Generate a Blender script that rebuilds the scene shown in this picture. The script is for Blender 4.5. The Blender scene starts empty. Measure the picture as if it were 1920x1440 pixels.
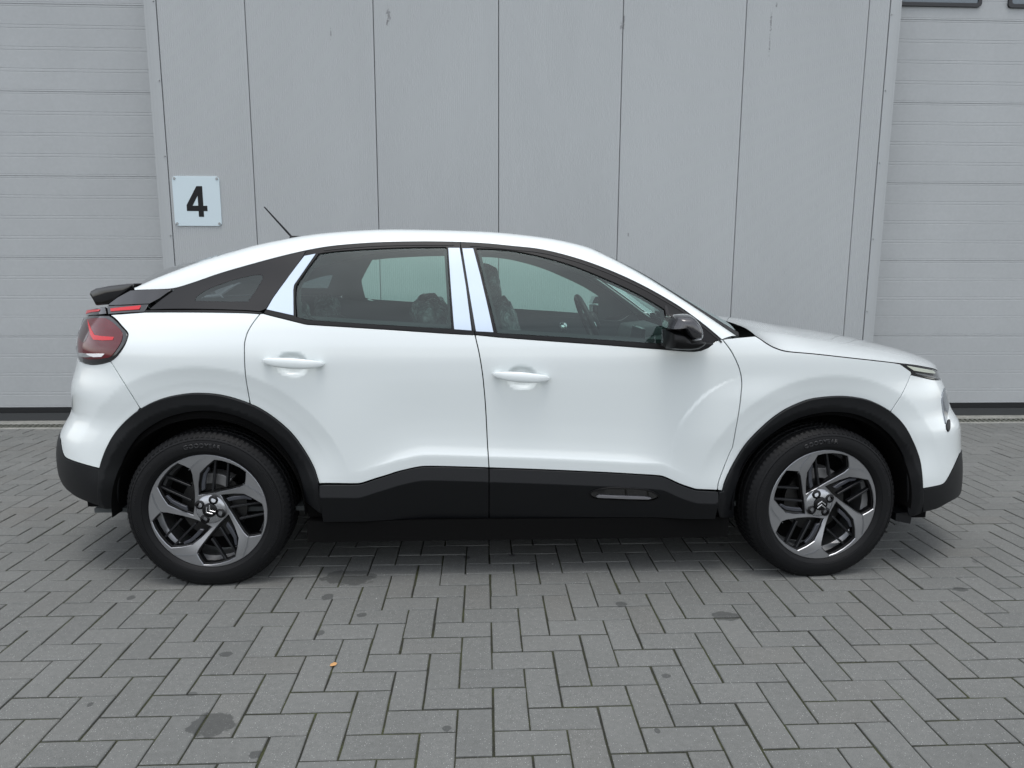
import bpy, bmesh, math, random
import numpy as np
from mathutils import Vector, Matrix
from mathutils.geometry import delaunay_2d_cdt
rng = random.Random(7)
scene = bpy.context.scene
COL = scene.collection

# ------------------------------------------------------------------ camera
F_PX, PITCH, YAW, ROLL = 1323.78, 0.1617, 0.0416, 0.0030
CELL = 0.1097
CAM = np.array([-0.1623, -3.8065, 12.3724 * CELL])
def _axes():
    cp, sp, cy, sy = math.cos(PITCH), math.sin(PITCH), math.cos(YAW), math.sin(YAW)
    cr, sr = math.cos(ROLL), math.sin(ROLL)
    fwd = np.array([sy*cp, cy*cp, -sp]); right = np.array([cy, -sy, 0.0]); up = np.cross(right, fwd)
    return cr*right + sr*up, -sr*right + cr*up, fwd
AXR, AXU, AXF = _axes()
def ray(x, y): return (x-960)/F_PX*AXR - (y-720)/F_PX*AXU + AXF
def at_y(x, y, Y):
    d = ray(x, y); return CAM + d*(Y-CAM[1])/d[1]
def at_z(x, y, Z):
    d = ray(x, y); return CAM + d*(Z-CAM[2])/d[2]
def project(P):
    Q = np.asarray(P, float) - CAM
    w = Q @ AXF
    return np.stack([960 + F_PX*(Q @ AXR)/w, 720 - F_PX*(Q @ AXU)/w], -1)
cam_data = bpy.data.cameras.new('camera'); cam = bpy.data.objects.new('camera', cam_data); COL.objects.link(cam)
cam.matrix_world = Matrix(((AXR[0], AXU[0], -AXF[0], CAM[0]), (AXR[1], AXU[1], -AXF[1], CAM[1]), (AXR[2], AXU[2], -AXF[2], CAM[2]), (0, 0, 0, 1)))
cam_data.sensor_fit = 'HORIZONTAL'; cam_data.sensor_width = 36.0; cam_data.lens = 36.0*F_PX/1920.0
cam_data.clip_start = 0.05; cam_data.clip_end = 2000.0
scene.camera = cam

# ------------------------------------------------------------------ world, overcast sky
SUN_EL, SUN_AZ = math.radians(76), math.radians(186)   # azimuth clockwise from +Y; behind the camera
world = bpy.data.worlds.new('World'); scene.world = world; world.use_nodes = True
nt = world.node_tree; N = nt.nodes; L = nt.links; N.clear()
out = N.new('ShaderNodeOutputWorld'); bg = N.new('ShaderNodeBackground'); sky = N.new('ShaderNodeTexSky')
sky.sky_type = 'NISHITA'; sky.sun_disc = False; sky.sun_elevation = SUN_EL; sky.sun_rotation = SUN_AZ
sky.air_density = 1.0; sky.dust_density = 1.6; sky.ozone_density = 1.2
hsv = N.new('ShaderNodeHueSaturation'); hsv.inputs['Saturation'].default_value = 0.26
L.new(sky.outputs[0], hsv.inputs['Color'])
tc = N.new('ShaderNodeTexCoord'); mp = N.new('ShaderNodeMapping'); mp.inputs['Scale'].default_value = (1.0, 1.0, 3.0)
cl = N.new('ShaderNodeTexNoise'); cl.inputs['Scale'].default_value = 2.2; cl.inputs['Detail'].default_value = 5; cl.inputs['Roughness'].default_value = 0.55
L.new(tc.outputs['Generated'], mp.inputs[0]); L.new(mp.outputs[0], cl.inputs['Vector'])
mr = N.new('ShaderNodeMapRange'); mr.inputs[1].default_value = 0.3; mr.inputs[2].default_value = 0.7; mr.inputs[3].default_value = 0.78; mr.inputs[4].default_value = 1.18
L.new(cl.outputs['Fac'], mr.inputs[0])
mul = N.new('ShaderNodeVectorMath'); mul.operation = 'SCALE'
L.new(hsv.outputs[0], mul.inputs[0]); L.new(mr.outputs[0], mul.inputs['Scale'])
L.new(mul.outputs[0], bg.inputs['Color']); bg.inputs['Strength'].default_value = 0.15
L.new(bg.outputs[0], out.inputs['Surface'])
sun_data = bpy.data.lights.new('sun', 'SUN'); sun_data.energy = .5; sun_data.angle = math.radians(24); sun_data.color = (1.0, 0.97, 0.93)
sun = bpy.data.objects.new('sun', sun_data); COL.objects.link(sun)
sd = Vector((math.sin(SUN_AZ)*math.cos(SUN_EL), math.cos(SUN_AZ)*math.cos(SUN_EL), math.sin(SUN_EL)))
sun.rotation_euler = sd.to_track_quat('Z', 'Y').to_euler()
vs = scene.view_settings
scene.display_settings.display_device = 'sRGB'
vs.view_transform = 'Standard'; vs.look = 'None'; vs.gamma = 1.0; vs.use_curve_mapping = False
vs.exposure = 0.90
scene.render.resolution_x = 1024; scene.render.resolution_y = 768
scene.cycles.max_bounces = 10; scene.cycles.transparent_max_bounces = 16; scene.cycles.glossy_bounces = 6

# ------------------------------------------------------------------ materials
def mat(name, col=(.5, .5, .5), rough=.5, metal=0., coat=0., coat_rough=.03, spec=.5, build=None):
    m = bpy.data.materials.new(name); m.use_nodes = True
    n = m.node_tree.nodes; b = n['Principled BSDF']
    b.inputs['Base Color'].default_value = (*col, 1); b.inputs['Roughness'].default_value = rough
    b.inputs['Metallic'].default_value = metal; b.inputs['Coat Weight'].default_value = coat
    b.inputs['Coat Roughness'].default_value = coat_rough; b.inputs['Specular IOR Level'].default_value = spec
    if build: build(m, m.node_tree.nodes, m.node_tree.links, b)
    return m
def noise(n, l, scale, detail=3, rough=.5, vec=None, dist=0.):
    t = n.new('ShaderNodeTexNoise'); t.inputs['Scale'].default_value = scale; t.inputs['Detail'].default_value = detail
    t.inputs['Roughness'].default_value = rough; t.inputs['Distortion'].default_value = dist
    if vec is not None: l.new(vec, t.inputs['Vector'])
    return t.outputs['Fac']
def ramp(n, l, fac, stops):
    r = n.new('ShaderNodeValToRGB'); e = r.color_ramp.elements
    e[0].position, e[0].color = stops[0][0], (*stops[0][1], 1); e[1].position, e[1].color = stops[-1][0], (*stops[-1][1], 1)
    for p, c in stops[1:-1]:
        k = e.new(p); k.color = (*c, 1)
    l.new(fac, r.inputs[0]); return r.outputs[0]
def g3(v): return (v, v, v)
def math_(n, l, op, a, b=None, clamp=False):
    m = n.new('ShaderNodeMath'); m.operation = op; m.use_clamp = clamp
    for i, v in enumerate((a, b)):
        if v is None: continue
        if isinstance(v, (int, float)): m.inputs[i].default_value = v
        else: l.new(v, m.inputs[i])
    return m.outputs[0]
def mixc(n, l, fac, a, b, mode='MIX'):
    m = n.new('ShaderNodeMix'); m.data_type = 'RGBA'; m.blend_type = mode
    for s, v in ((0, fac), (6, a), (7, b)):
        if isinstance(v, (int, float)): m.inputs[s].default_value = v
        elif isinstance(v, tuple): m.inputs[s].default_value = (*v, 1)
        else: l.new(v, m.inputs[s])
    return m.outputs[2]
def bump(n, l, b, h, strength, dist):
    k = n.new('ShaderNodeBump'); k.inputs['Strength'].default_value = strength; k.inputs['Distance'].default_value = dist
    l.new(h, k.inputs['Height']); l.new(k.outputs[0], b.inputs['Normal'])
def pos(n): return n.new('ShaderNodeNewGeometry').outputs['Position']

# ------------------------------------------------------------------ object helpers
def link(name, me, parent=None, material=None, smooth=False):
    if material is not None: me.materials.append(material)
    o = bpy.data.objects.new(name, me); COL.objects.link(o)
    if parent is not None: o.parent = parent
    if smooth:
        for p in me.polygons: p.use_smooth = True
    return o
def meshpy(name, V, Fc):
    me = bpy.data.meshes.new(name); me.from_pydata([tuple(map(float, v)) for v in V], [], [tuple(f) for f in Fc]); me.update(); return me
def empty(name, loc=(0, 0, 0), parent=None):
    o = bpy.data.objects.new(name, None); COL.objects.link(o); o.location = loc; o.empty_display_size = .1
    if parent is not None: o.parent = parent
    return o
def tag(o, label=None, cat=None, group=None, kind=None):
    for k, v in (('label', label), ('category', cat), ('group', group), ('kind', kind)):
        if v: o[k] = v
    return o
class MB:
    """collects shapes that make one mesh"""
    def __init__(s): s.v = []; s.f = []
    def add(s, V, Fc):
        k = len(s.v); s.v += [tuple(map(float, p)) for p in V]; s.f += [tuple(i+k for i in q) for q in Fc]; return s
    def box(s, x0, x1, y0, y1, z0, z1):
        return s.add([(x0,y0,z0),(x1,y0,z0),(x1,y1,z0),(x0,y1,z0),(x0,y0,z1),(x1,y0,z1),(x1,y1,z1),(x0,y1,z1)],
                     [(3,2,1,0),(4,5,6,7),(0,1,5,4),(1,2,6,5),(2,3,7,6),(3,0,4,7)])
    def tube(s, pts, r, n=10, cap=True):
        pts = [Vector(p) for p in pts]; R = r if isinstance(r, (list, tuple)) else [r]*len(pts)
        V = []; Fc = []; prev = None
        for i, p in enumerate(pts):
            t = (pts[min(i+1, len(pts)-1)] - pts[max(i-1, 0)]).normalized()
            a = prev if prev is not None else (Vector((0, 0, 1)) if abs(t.z) < .9 else Vector((1, 0, 0)))
            u = t.cross(a).normalized(); w = u.cross(t).normalized(); prev = w
            for k in range(n):
                th = 2*math.pi*k/n; V.append(p + (u*math.cos(th) + w*math.sin(th))*R[i])
        for i in range(len(pts)-1):
            for k in range(n):
                Fc.append((i*n+k, i*n+(k+1) % n, (i+1)*n+(k+1) % n, (i+1)*n+k))
        if cap: Fc += [tuple(range(n))[::-1], tuple((len(pts)-1)*n+k for k in range(n))]
        return s.add(V, Fc)
    def lathe_y(s, prof, n=64, closed=False, cx=0, cz=0):
        """prof: (radius, y); axis along Y"""
        V = []; Fc = []; m = len(prof)
        for k in range(n):
            a = 2*math.pi*k/n
            for r, y in prof: V.append((cx + r*math.cos(a), y, cz + r*math.sin(a)))
        for k in range(n):
            for j in range(m-1 if not closed else m):
                a, b = k*m+j, k*m+(j+1) % m; c, d = ((k+1) % n)*m+(j+1) % m, ((k+1) % n)*m+j
                Fc.append((a, b, c, d))
        return s.add(V, Fc)
    def build(s, name, material, parent=None, smooth=False, bevel=0., seg=2, fix=True, angle=40):
        me = meshpy(name, s.v, s.f)
        if fix or bevel:
            bm = bmesh.new(); bm.from_mesh(me)
            bmesh.ops.remove_doubles(bm, verts=bm.verts, dist=1e-6)
            bmesh.ops.recalc_face_normals(bm, faces=bm.faces)
            if bevel:
                es = [e for e in bm.edges if len(e.link_faces) == 2 and e.calc_face_angle(0) > math.radians(30)]
                bmesh.ops.bevel(bm, geom=es, offset=bevel, segments=seg, affect='EDGES', profile=.5, clamp_overlap=True)
            bm.to_mesh(me); bm.free()
        o = link(name, me, parent, material)
        if smooth: shade(me, angle)
        return o
def shade(me, angle=40):
    for p in me.polygons: p.use_smooth = True
    me.set_sharp_from_angle(angle=math.radians(angle))
def prism(poly, y0, y1):
    """closed polygon (x,z) extruded along Y"""
    n = len(poly); V = [(p[0], y0, p[1]) for p in poly] + [(p[0], y1, p[1]) for p in poly]
    Fc = [tuple(range(n)), tuple(range(2*n-1, n-1, -1))] + [(i, n+i, n+(i+1) % n, (i+1) % n) for i in range(n)]
    return V, Fc
def catmull(P, step=None, k=6):
    P = [np.array(p, float) for p in P]
    if len(P) < 3: return P
    Q = [2*P[0]-P[1]] + P + [2*P[-1]-P[-2]]; o = []
    for i in range(1, len(Q)-2):
        a, b, c, d = Q[i-1], Q[i], Q[i+1], Q[i+2]
        for j in range(k):
            t = j/k
            o.append(.5*((2*b) + (-a+c)*t + (2*a-5*b+4*c-d)*t*t + (-a+3*b-3*c+d)*t**3))
    o.append(P[-1]); return o

# ================================================================== GROUND
def spots(n, l, P, base, items, dark):
    """irregular damp stains at given ground points"""
    nz = noise(n, l, 22, 3, .6, P); acc = None
    for (x, y, rx, ry) in items:
        sx = n.new('ShaderNodeVectorMath'); sx.operation = 'SUBTRACT'; l.new(P, sx.inputs[0]); sx.inputs[1].default_value = (x, y, 0)
        sm = n.new('ShaderNodeVectorMath'); sm.operation = 'MULTIPLY'; l.new(sx.outputs[0], sm.inputs[0]); sm.inputs[1].default_value = (1/rx, 1/ry, 0)
        le = n.new('ShaderNodeVectorMath'); le.operation = 'LENGTH'; l.new(sm.outputs[0], le.inputs[0])
        d = math_(n, l, 'ADD', le.outputs['Value'], math_(n, l, 'MULTIPLY', math_(n, l, 'SUBTRACT', nz, .5), 1.5))
        f = math_(n, l, 'MULTIPLY', math_(n, l, 'SUBTRACT', 1.08, d, True), 7.0, True)
        acc = f if acc is None else math_(n, l, 'MAXIMUM', acc, f)
    return mixc(n, l, math_(n, l, 'MULTIPLY', acc, .58), base, dark)
stain_px = [(655, 1083, 46, 13), (632, 1078, 20, 7), (398, 1358, 38, 21), (368, 1366, 22, 8), (245, 1121, 8, 4), (424, 1227, 13, 5), (614, 1120, 12, 6), (600, 1187, 8, 5),
            (1362, 1155, 24, 8), (1165, 1133, 10, 4), (1250, 1268, 8, 4), (480, 1415, 16, 8), (169, 1322, 5, 3), (678, 1154, 8, 4), (960, 1041, 6, 2.5), (1000, 1055, 7, 2.5),
            (1232, 1370, 5, 3), (1800, 1105, 14, 4), (839, 1366, 9, 5), (875, 1045, 6, 3)]
stains = []
for x, y, rx, ry in stain_px:
    c = at_z(x, y, 0); a = at_z(x+rx, y, 0); b = at_z(x, y-ry, 0)
    stains.append((c[0], c[1], abs(a[0]-c[0]), max(.012, abs(b[1]-c[1]))))
def _paver(m, n, l, b):
    P = pos(n); oi = n.new('ShaderNodeObjectInfo').outputs['Random']
    at = n.new('ShaderNodeAttribute'); at.attribute_name = 'tone'
    t = math_(n, l, 'ADD', oi, at.outputs['Fac']); t = math_(n, l, 'FRACT', t)
    base = ramp(n, l, t, [(0, (.150, .155, .149)), (.35, (.158, .163, .156)), (.8, (.168, .173, .166)), (1, (.157, .159, .150))])
    big = noise(n, l, 1.6, 4, .6, P)
    base = mixc(n, l, 1.0, base, ramp(n, l, big, [(.3, g3(.93)), (.7, g3(1.07))]), 'MULTIPLY')
    mid = noise(n, l, 45, 5, .65, P)
    base = mixc(n, l, 1.0, base, ramp(n, l, mid, [(.3, g3(.90)), (.7, g3(1.09))]), 'MULTIPLY')
    fine = noise(n, l, 520, 2, .7, P)
    base = mixc(n, l, 1.0, base, ramp(n, l, fine, [(.3, g3(.68)), (.55, g3(1.0)), (.75, g3(1.42))]), 'MULTIPLY')
    v = n.new('ShaderNodeTexVoronoi'); v.inputs['Scale'].default_value = 150; l.new(P, v.inputs['Vector'])
    sp = math_(n, l, 'LESS_THAN', v.outputs['Distance'], .17)
    vc = n.new('ShaderNodeSeparateColor'); l.new(v.outputs['Color'], vc.inputs[0])
    sp = math_(n, l, 'MULTIPLY', sp, math_(n, l, 'GREATER_THAN', vc.outputs[0], .62))
    base = mixc(n, l, math_(n, l, 'MULTIPLY', sp, .75), base, (.50, .51, .50))
    pk = noise(n, l, .9, 3, .5, P)
    base = mixc(n, l, math_(n, l, 'MULTIPLY', math_(n, l, 'SUBTRACT', pk, .55, True), .6), base, (.15, .125, .11))
    # small droppings of oil
    v2 = n.new('ShaderNodeTexVoronoi'); v2.inputs['Scale'].default_value = 4.2; l.new(P, v2.inputs['Vector'])
    c2 = n.new('ShaderNodeSeparateColor'); l.new(v2.outputs['Color'], c2.inputs[0])
    d2 = math_(n, l, 'ADD', v2.outputs['Distance'], math_(n, l, 'MULTIPLY', noise(n, l, 60, 2, .5, P), .05))
    s2 = math_(n, l, 'MULTIPLY', math_(n, l, 'LESS_THAN', d2, .085), math_(n, l, 'GREATER_THAN', c2.outputs[1], .80))
    base = mixc(n, l, math_(n, l, 'MULTIPLY', s2, .45), base, (.035, .037, .037))
    base = spots(n, l, P, base, stains, (.030, .032, .032))
    l.new(base, b.inputs['Base Color'])
    h = math_(n, l, 'ADD', math_(n, l, 'MULTIPLY', fine, .8), noise(n, l, 190, 3, .6, P))
    bump(n, l, b, h, .55, .0016)
M_paver = mat('concrete_paver', rough=.86, spec=.3, build=_paver)
def _joint(m, n, l, b):
    P = pos(n); a = noise(n, l, 7, 4, .6, P); f = noise(n, l, 300, 3, .7, P)
    moss = ramp(n, l, a, [(.40, (.042, .043, .037)), (.52, (.054, .057, .038)), (.68, (.070, .078, .040))])
    c = mixc(n, l, 1.0, moss, ramp(n, l, f, [(.3, g3(.5)), (.7, g3(1.5))]), 'MULTIPLY')
    l.new(c, b.inputs['Base Color']); bump(n, l, b, f, 1.0, .004)
M_joint = mat('sand_joint', rough=1., spec=.1, build=_joint)
def _far(m, n, l, b):
    P = pos(n); a = noise(n, l, 3, 5, .6, P)
    l.new(ramp(n, l, a, [(.3, (.085, .09, .09)), (.7, (.115, .12, .12))]), b.inputs['Base Color'])
M_far = mat('yard_surface', rough=.9, spec=.2, build=_far)

GX, GY = CAM[0] + .2550*CELL, CAM[1] + 20.4023*CELL
PAVE_EDGE = 2.215
ground = link('ground', meshpy('ground', [(-300,-300,-.012),(300,-300,-.012),(300,300,-.012),(-300,300,-.012)], [(0,1,2,3)]), None, M_far); tag(ground, kind='structure')
pavement = link('pavement', meshpy('pavement', [(-8,-4.6,-.0048),(8,-4.6,-.0048),(8,PAVE_EDGE,-.0048),(-8,PAVE_EDGE,-.0048)], [(0,1,2,3)]), None, M_joint); tag(pavement, kind='structure')
def brick_mesh(lx, ly, seed, g=.0066, ch=.003, h=.03):
    r = random.Random(seed); hx, hy = lx/2-g/2, ly/2-g/2
    top = [(-hx+ch, -hy+ch), (hx-ch, -hy+ch), (hx-ch, hy-ch), (-hx+ch, hy-ch)]
    mid = [(-hx, -hy), (hx, -hy), (hx, hy), (-hx, hy)]
    rim = []; V = []
    def ring(pts, z, jit):
        o = []
        for i in range(4):
            a, b = pts[i], pts[(i+1) % 4]; k = 4 if i % 2 == (0 if lx > ly else 1) else 2
            for j in range(k):
                t = j/k; o.append((a[0]+(b[0]-a[0])*t + r.uniform(-jit, jit), a[1]+(b[1]-a[1])*t + r.uniform(-jit, jit), z))
        return o
    A = ring(top, 0, .0004); B = ring(mid, -ch*.8, .0007); Cc = ring(mid, -h, 0)
    n = len(A); V = A+B+Cc; Fc = [tuple(range(n))]
    for q in (0, 1):
        for i in range(n): Fc.append((q*n+i, (q+1)*n+i, (q+1)*n+(i+1) % n, q*n+(i+1) % n))
    me = meshpy('paving_brick', V, Fc); me.materials.append(M_paver); return me
BM = [[brick_mesh(2*CELL, CELL, s) for s in range(6)], [brick_mesh(CELL, 2*CELL, s+20) for s in range(6)], [brick_mesh(CELL, CELL, s+40) for s in range(6)]]
bricks = []
for j in range(-30, 40):
    for i in range(-62, 64):
        k = (i-j) % 4
        if k == 0: cx, cy, t = GX+(i+1)*CELL, GY+(j+.5)*CELL, 0
        elif k == 3: cx, cy, t = GX+(i+.5)*CELL, GY+(j+1)*CELL, 1
        else: continue
        hy = (CELL/2 if t == 0 else CELL)
        if t == 1 and cy+hy > 2.275 and cy-.001 < 2.275: cy -= CELL/2; t = 2; hy = CELL/2
        if cy+hy > 2.275 or abs(cx) > 6.6 or cy < -3.2: continue
        c = np.array([cx, cy, 0.]); d = (c-CAM) @ AXF
        vis = False
        if d > .3:
            q = project(c); vis = -40 < q[0] < 1960 and 480 < q[1] < 1480
        hid = (abs(cx) < 1.7 and -.55 < cy) or (abs(cx) < 2.0 and -.3 < cy < .9)
        bricks.append(((d if (vis and not hid) else 100+d), cx, cy, t))
bricks.sort()
def brick_xf(cx, cy, s):
    r = random.Random(int(cx*1000)*7919+int(cy*1000)+s)
    return (cx+r.gauss(0, .0009), cy+r.gauss(0, .0009), r.gauss(0, .0007)), (r.gauss(0, .0022), r.gauss(0, .0022), r.gauss(0, .0035)), r.randrange(6), r.random()
for dd, cx, cy, t in bricks[:300]:
    loc, rot, vi, tn = brick_xf(cx, cy, 1)
    o = bpy.data.objects.new('paving_brick', BM[t][vi]); COL.objects.link(o); o.parent = pavement; o.location = loc; o.rotation_euler = rot
V = []; Fc = []; tones = []
for dd, cx, cy, t in bricks[300:]:
    loc, rot, vi, tn = brick_xf(cx, cy, 1); me = BM[t][vi]; k = len(V)
    mx = Matrix.Translation(loc) @ Matrix.Rotation(rot[2], 4, 'Z') @ Matrix.Rotation(rot[1], 4, 'Y') @ Matrix.Rotation(rot[0], 4, 'X')
    A = np.array([v.co for v in me.vertices]); Mx = np.array(mx)
    A = A @ Mx[:3, :3].T + Mx[:3, 3]
    V += A.tolist(); fs = [tuple(i+k for i in p.vertices) for p in me.polygons]; Fc += fs; tones += [tn]*len(fs)
me = bpy.data.meshes.new('paving_field'); me.from_pydata(V, [], Fc); me.update()
a = me.attributes.new('tone', 'FLOAT', 'FACE'); a.data.foreach_set('value', tones)
tag(link('paving_field', me, pavement, M_paver), kind='stuff')

# drain and threshold in front of the doors
def _conc(m, n, l, b):
    P = pos(n); a = noise(n, l, 9, 5, .65, P); f = noise(n, l, 160, 3, .6, P)
    c = ramp(n, l, a, [(.3, (.20, .205, .185)), (.7, (.31, .31, .285))])
    c = mixc(n, l, 1., c, ramp(n, l, f, [(.3, g3(.8)), (.7, g3(1.15))]), 'MULTIPLY'); l.new(c, b.inputs['Base Color']); bump(n, l, b, f, .5, .002)
M_conc = mat('threshold_concrete', rough=.9, build=_conc)
M_dark = mat('dark_void', (.008, .009, .009), .9, spec=.1)
M_galv = mat('galvanised_grate', (.16, .165, .14), .6, .5)
th = MB(); th.box(-9, 9, 2.46, 3.2, -.05, .004)
tag(th.build('threshold', M_conc), kind='structure')
dr = empty('drainage_channel', (0, 2.35, 0)); tag(dr, 'narrow slotted drain running along the foot of the grey doors', 'drain')
m = MB(); m.box(-9, 9, -.132, -.075, -.05, .003); m.box(-9, 9, .075, .112, -.05, .003); m.build('channel_edge', M_conc, dr, bevel=.003, seg=1)
m = MB(); m.add([(-9,-.075,-.03),(9,-.075,-.03),(9,.075,-.03),(-9,.075,-.03)], [(0,1,2,3)]); m.build('channel_bed', M_dark, dr, fix=False)
m = MB(); x = -8.9
while x < 8.9:
    m.add([(x,-.075,-.002),(x+.016,-.075,-.002),(x+.056,.075,-.002),(x+.040,.075,-.002),(x,-.075,-.02),(x+.016,-.075,-.02),(x+.056,.075,-.02),(x+.040,.075,-.02)],
          [(0,1,2,3),(0,4,5,1),(1,5,6,2),(3,2,6,7),(0,3,7,4)]); x += .046
m.box(-9, 9, -.006, .006, -.015, -.001)
g = m.build('grate', M_galv, dr, fix=False); g['kind'] = 'stuff'

# ================================================================== BUILDING
WY, DY = 2.25, 2.56
scuffs = [(*at_y(a, b_, WY)[[0, 2]], c_, d_) for a, b_, c_, d_ in ((728, 28, .022, .07), (726, 42, .012, .03), (1170, 40, .010, .09), (1165, 52, .012, .05), (1446, 40, .010, .12), (1443, 85, .008, .10), (1456, 10, .012, .03), (1178, 440, .012, .03), (620, 60, .006, .05))]
def _clad(m, n, l, b):
    P = pos(n); oi = n.new('ShaderNodeObjectInfo').outputs['Random']
    base = ramp(n, l, oi, [(0, (.372, .392, .398)), (1, (.388, .408, .414))])
    mp = n.new('ShaderNodeMapping'); mp.inputs['Scale'].default_value = (1.5, 1.5, .35); l.new(P, mp.inputs[0])
    a = noise(n, l, 1.4, 5, .6, mp.outputs[0])
    base = mixc(n, l, 1., base, ramp(n, l, a, [(.3, g3(.97)), (.7, g3(1.03))]), 'MULTIPLY')
    mp2 = n.new('ShaderNodeMapping'); mp2.inputs['Scale'].default_value = (14, 14, .55); l.new(P, mp2.inputs[0])
    s = noise(n, l, 2.2, 6, .7, mp2.outputs[0]); s = math_(n, l, 'SUBTRACT', s, .70, True); s = math_(n, l, 'MULTIPLY', s, .3, True)
    base = mixc(n, l, s, base, (.20, .205, .205))
    f = noise(n, l, 60, 4, .6, P); base = mixc(n, l, 1., base, ramp(n, l, f, [(.3, g3(.99)), (.7, g3(1.01))]), 'MULTIPLY')
    nz = noise(n, l, 40, 4, .7, P)
    for (x, z, rx, rz) in scuffs:
        sx = n.new('ShaderNodeVectorMath'); sx.operation = 'SUBTRACT'; l.new(P, sx.inputs[0]); sx.inputs[1].default_value = (x, 0, z)
        sm = n.new('ShaderNodeVectorMath'); sm.operation = 'MULTIPLY'; l.new(sx.outputs[0], sm.inputs[0]); sm.inputs[1].default_value = (1/rx, 0, 1/rz)
        le = n.new('ShaderNodeVectorMath'); le.operation = 'LENGTH'; l.new(sm.outputs[0], le.inputs[0])
        f_ = math_(n, l, 'MULTIPLY', math_(n, l, 'SUBTRACT', 1.0, math_(n, l, 'ADD', le.outputs['Value'], math_(n, l, 'MULTIPLY', math_(n, l, 'SUBTRACT', nz, .42), 4.0)), True), 3.0, True)
        base = mixc(n, l, math_(n, l, 'MULTIPLY', f_, .6), base, (.10, .10, .10))
    l.new(base, b.inputs['Base Color'])
    bump(n, l, b, noise(n, l, 1.2, 1, .5, P), .08, .004)
M_clad = mat('grey_cladding', rough=.42, spec=.4, build=_clad)
M_trim = mat('grey_flashing', rough=.40, spec=.4, build=_clad)
def _door(m, n, l, b):
    P = pos(n)
    a = noise(n, l, .8, 4, .6, P); f = noise(n, l, 35, 4, .6, P)
    c = mixc(n, l, 1., (.378, .396, .402), ramp(n, l, a, [(.3, g3(.94)), (.7, g3(1.05))]), 'MULTIPLY')
    c = mixc(n, l, 1., c, ramp(n, l, f, [(.3, g3(.97)), (.7, g3(1.03))]), 'MULTIPLY'); l.new(c, b.inputs['Base Color'])
M_door = mat('door_lacquer', rough=.45, spec=.4, build=_door)
M_rubber = mat('black_rubber', (.012, .013, .014), .7, spec=.3)
M_seal2 = mat('dark_steel_sill', (.035, .038, .04), .6)
bld = empty('warehouse', (0, WY, 0)); tag(bld, 'grey metal clad warehouse wall with overhead doors behind the car', 'building')
TOPZ = 6.2
joints = [-2.715, -2.030, -1.0245, -.026, .980, 1.9865, 3.000, 3.175]
for a, b_ in zip(joints[:-1], joints[1:]):
    # micro-ribbed sandwich panel
    g = .0026; x0, x1 = a+g, b_-g; pr = [(x0, .03), (x0, .004), (x0+.004, 0)]
    nr = max(2, int(round((x1-x0-.02)/.0166))); w = (x1-x0-.02)/nr
    for i in range(nr):
        s = x0+.01+i*w
        pr += [(s, 0), (s+w*.16, .0017), (s+w*.5, .0017), (s+w*.68, 0)]
    pr += [(x1-.004, 0), (x1, .004), (x1, .03)]
    V = [(p[0], p[1], z) for z in (0, TOPZ) for p in pr]; n = len(pr)
    link('wall_panel', meshpy('wall_panel', V, [(i, i+1, n+i+1, n+i) for i in range(n-1)]), bld, M_clad)
m = MB(); m.box(-2.76, 3.26, .032, .12, 0, TOPZ); m.build('wall_core', M_dark, bld)
# corner flashings: stepped profile wrapping into the reveal
def flashing(x0, x1, s):
    pr = [(x0, .02), (x0, -.004), (x0+s*.045, -.006), (x0+s*.047, -.001), (x1-s*.028, -.001), (x1-s*.026, .010), (x1, .012), (x1, DY-WY+.05)]
    V = [(p[0], p[1], z) for z in (0, TOPZ) for p in pr]; n = len(pr)
    return link('corner_flashing', meshpy('corner_flashing', V, [(i, i+1, n+i+1, n+i) for i in range(n-1)]), bld, M_trim)
fl = [flashing(-2.7172, -2.815, -1), flashing(3.1772, 3.275, 1)]
M_steel = mat('screw_steel', (.35, .36, .36), .35, .9)
m_s = MB(); m_s.lathe_y([(.0001, -.006), (.004, -.006), (.0055, -.003), (.0065, 0)], 10)
scr = meshpy('screw', m_s.v, m_s.f); scr.materials.append(M_steel)
for f_, x in ((fl[0], -2.731), (fl[1], 3.191)):
    for z in (.5, 1.0, 1.62, 2.25, 2.83, 3.42):
        o = bpy.data.objects.new('screw', scr); COL.objects.link(o); o.parent = f_; o.location = (x, -.005, z)
# overhead doors, each section with pressed ribs
SEC = .682; Z0 = .20
def door(x0, x1, label, ztop_win):
    d = empty('overhead_door', (0, DY-WY, 0), bld); d['label'] = label
    M = MB(); M.box(x0, x1, -.012, .03, .075, .118); M.build('rubber_seal', M_rubber, d)
    M = MB(); M.box(x0, x1, -.02, .03, .005, .073); M.build('bottom_rail', M_seal2, d)
    z = .121; first = True; k = 0
    base = z_joint0
    zs = [.121] + [base + SEC*i for i in range(0, 9)]
    for za, zb in zip(zs[:-1], zs[1:]):
        pr = [(.02, za+.0006), (.0022, za+.0006), (0, za+.0035), (0, za+.0105), (.0015, za+.0145), (0, za+.017)]
        nrib = 4; full = zb - SEC
        for i in range(1, nrib):
            zc = full + SEC*i/nrib
            if zc < za+.05: continue
            for off in (-.014, .011):   # pair of pressed lines
                pr += [(0, zc+off-.0045), (.0018, zc+off), (0, zc+off+.0028)]
        pr += [(0, zb-.0225), (.0018, zb-.018), (0, zb-.0152), (0, zb-.0028), (.0022, zb-.0008), (.02, zb-.0008)]
        # a faint lip above the joint on the next section
        n = len(pr); V = [(x, p[0], p[1]) for x in (x0, x1) for p in pr]
        link('door_section', meshpy('door_section', V, [(i, n+i, n+i+1, i+1) for i in range(n-1)]), d, M_door)
    return d
z_joint0 = None
pA = at_y(285, 173, DY)[2]; pB = at_y(1673, 193.5, DY)[2]; z_joint0 = (pA+pB)/2 - 4*SEC
while z_joint0 > .121+.3: z_joint0 -= SEC
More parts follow.
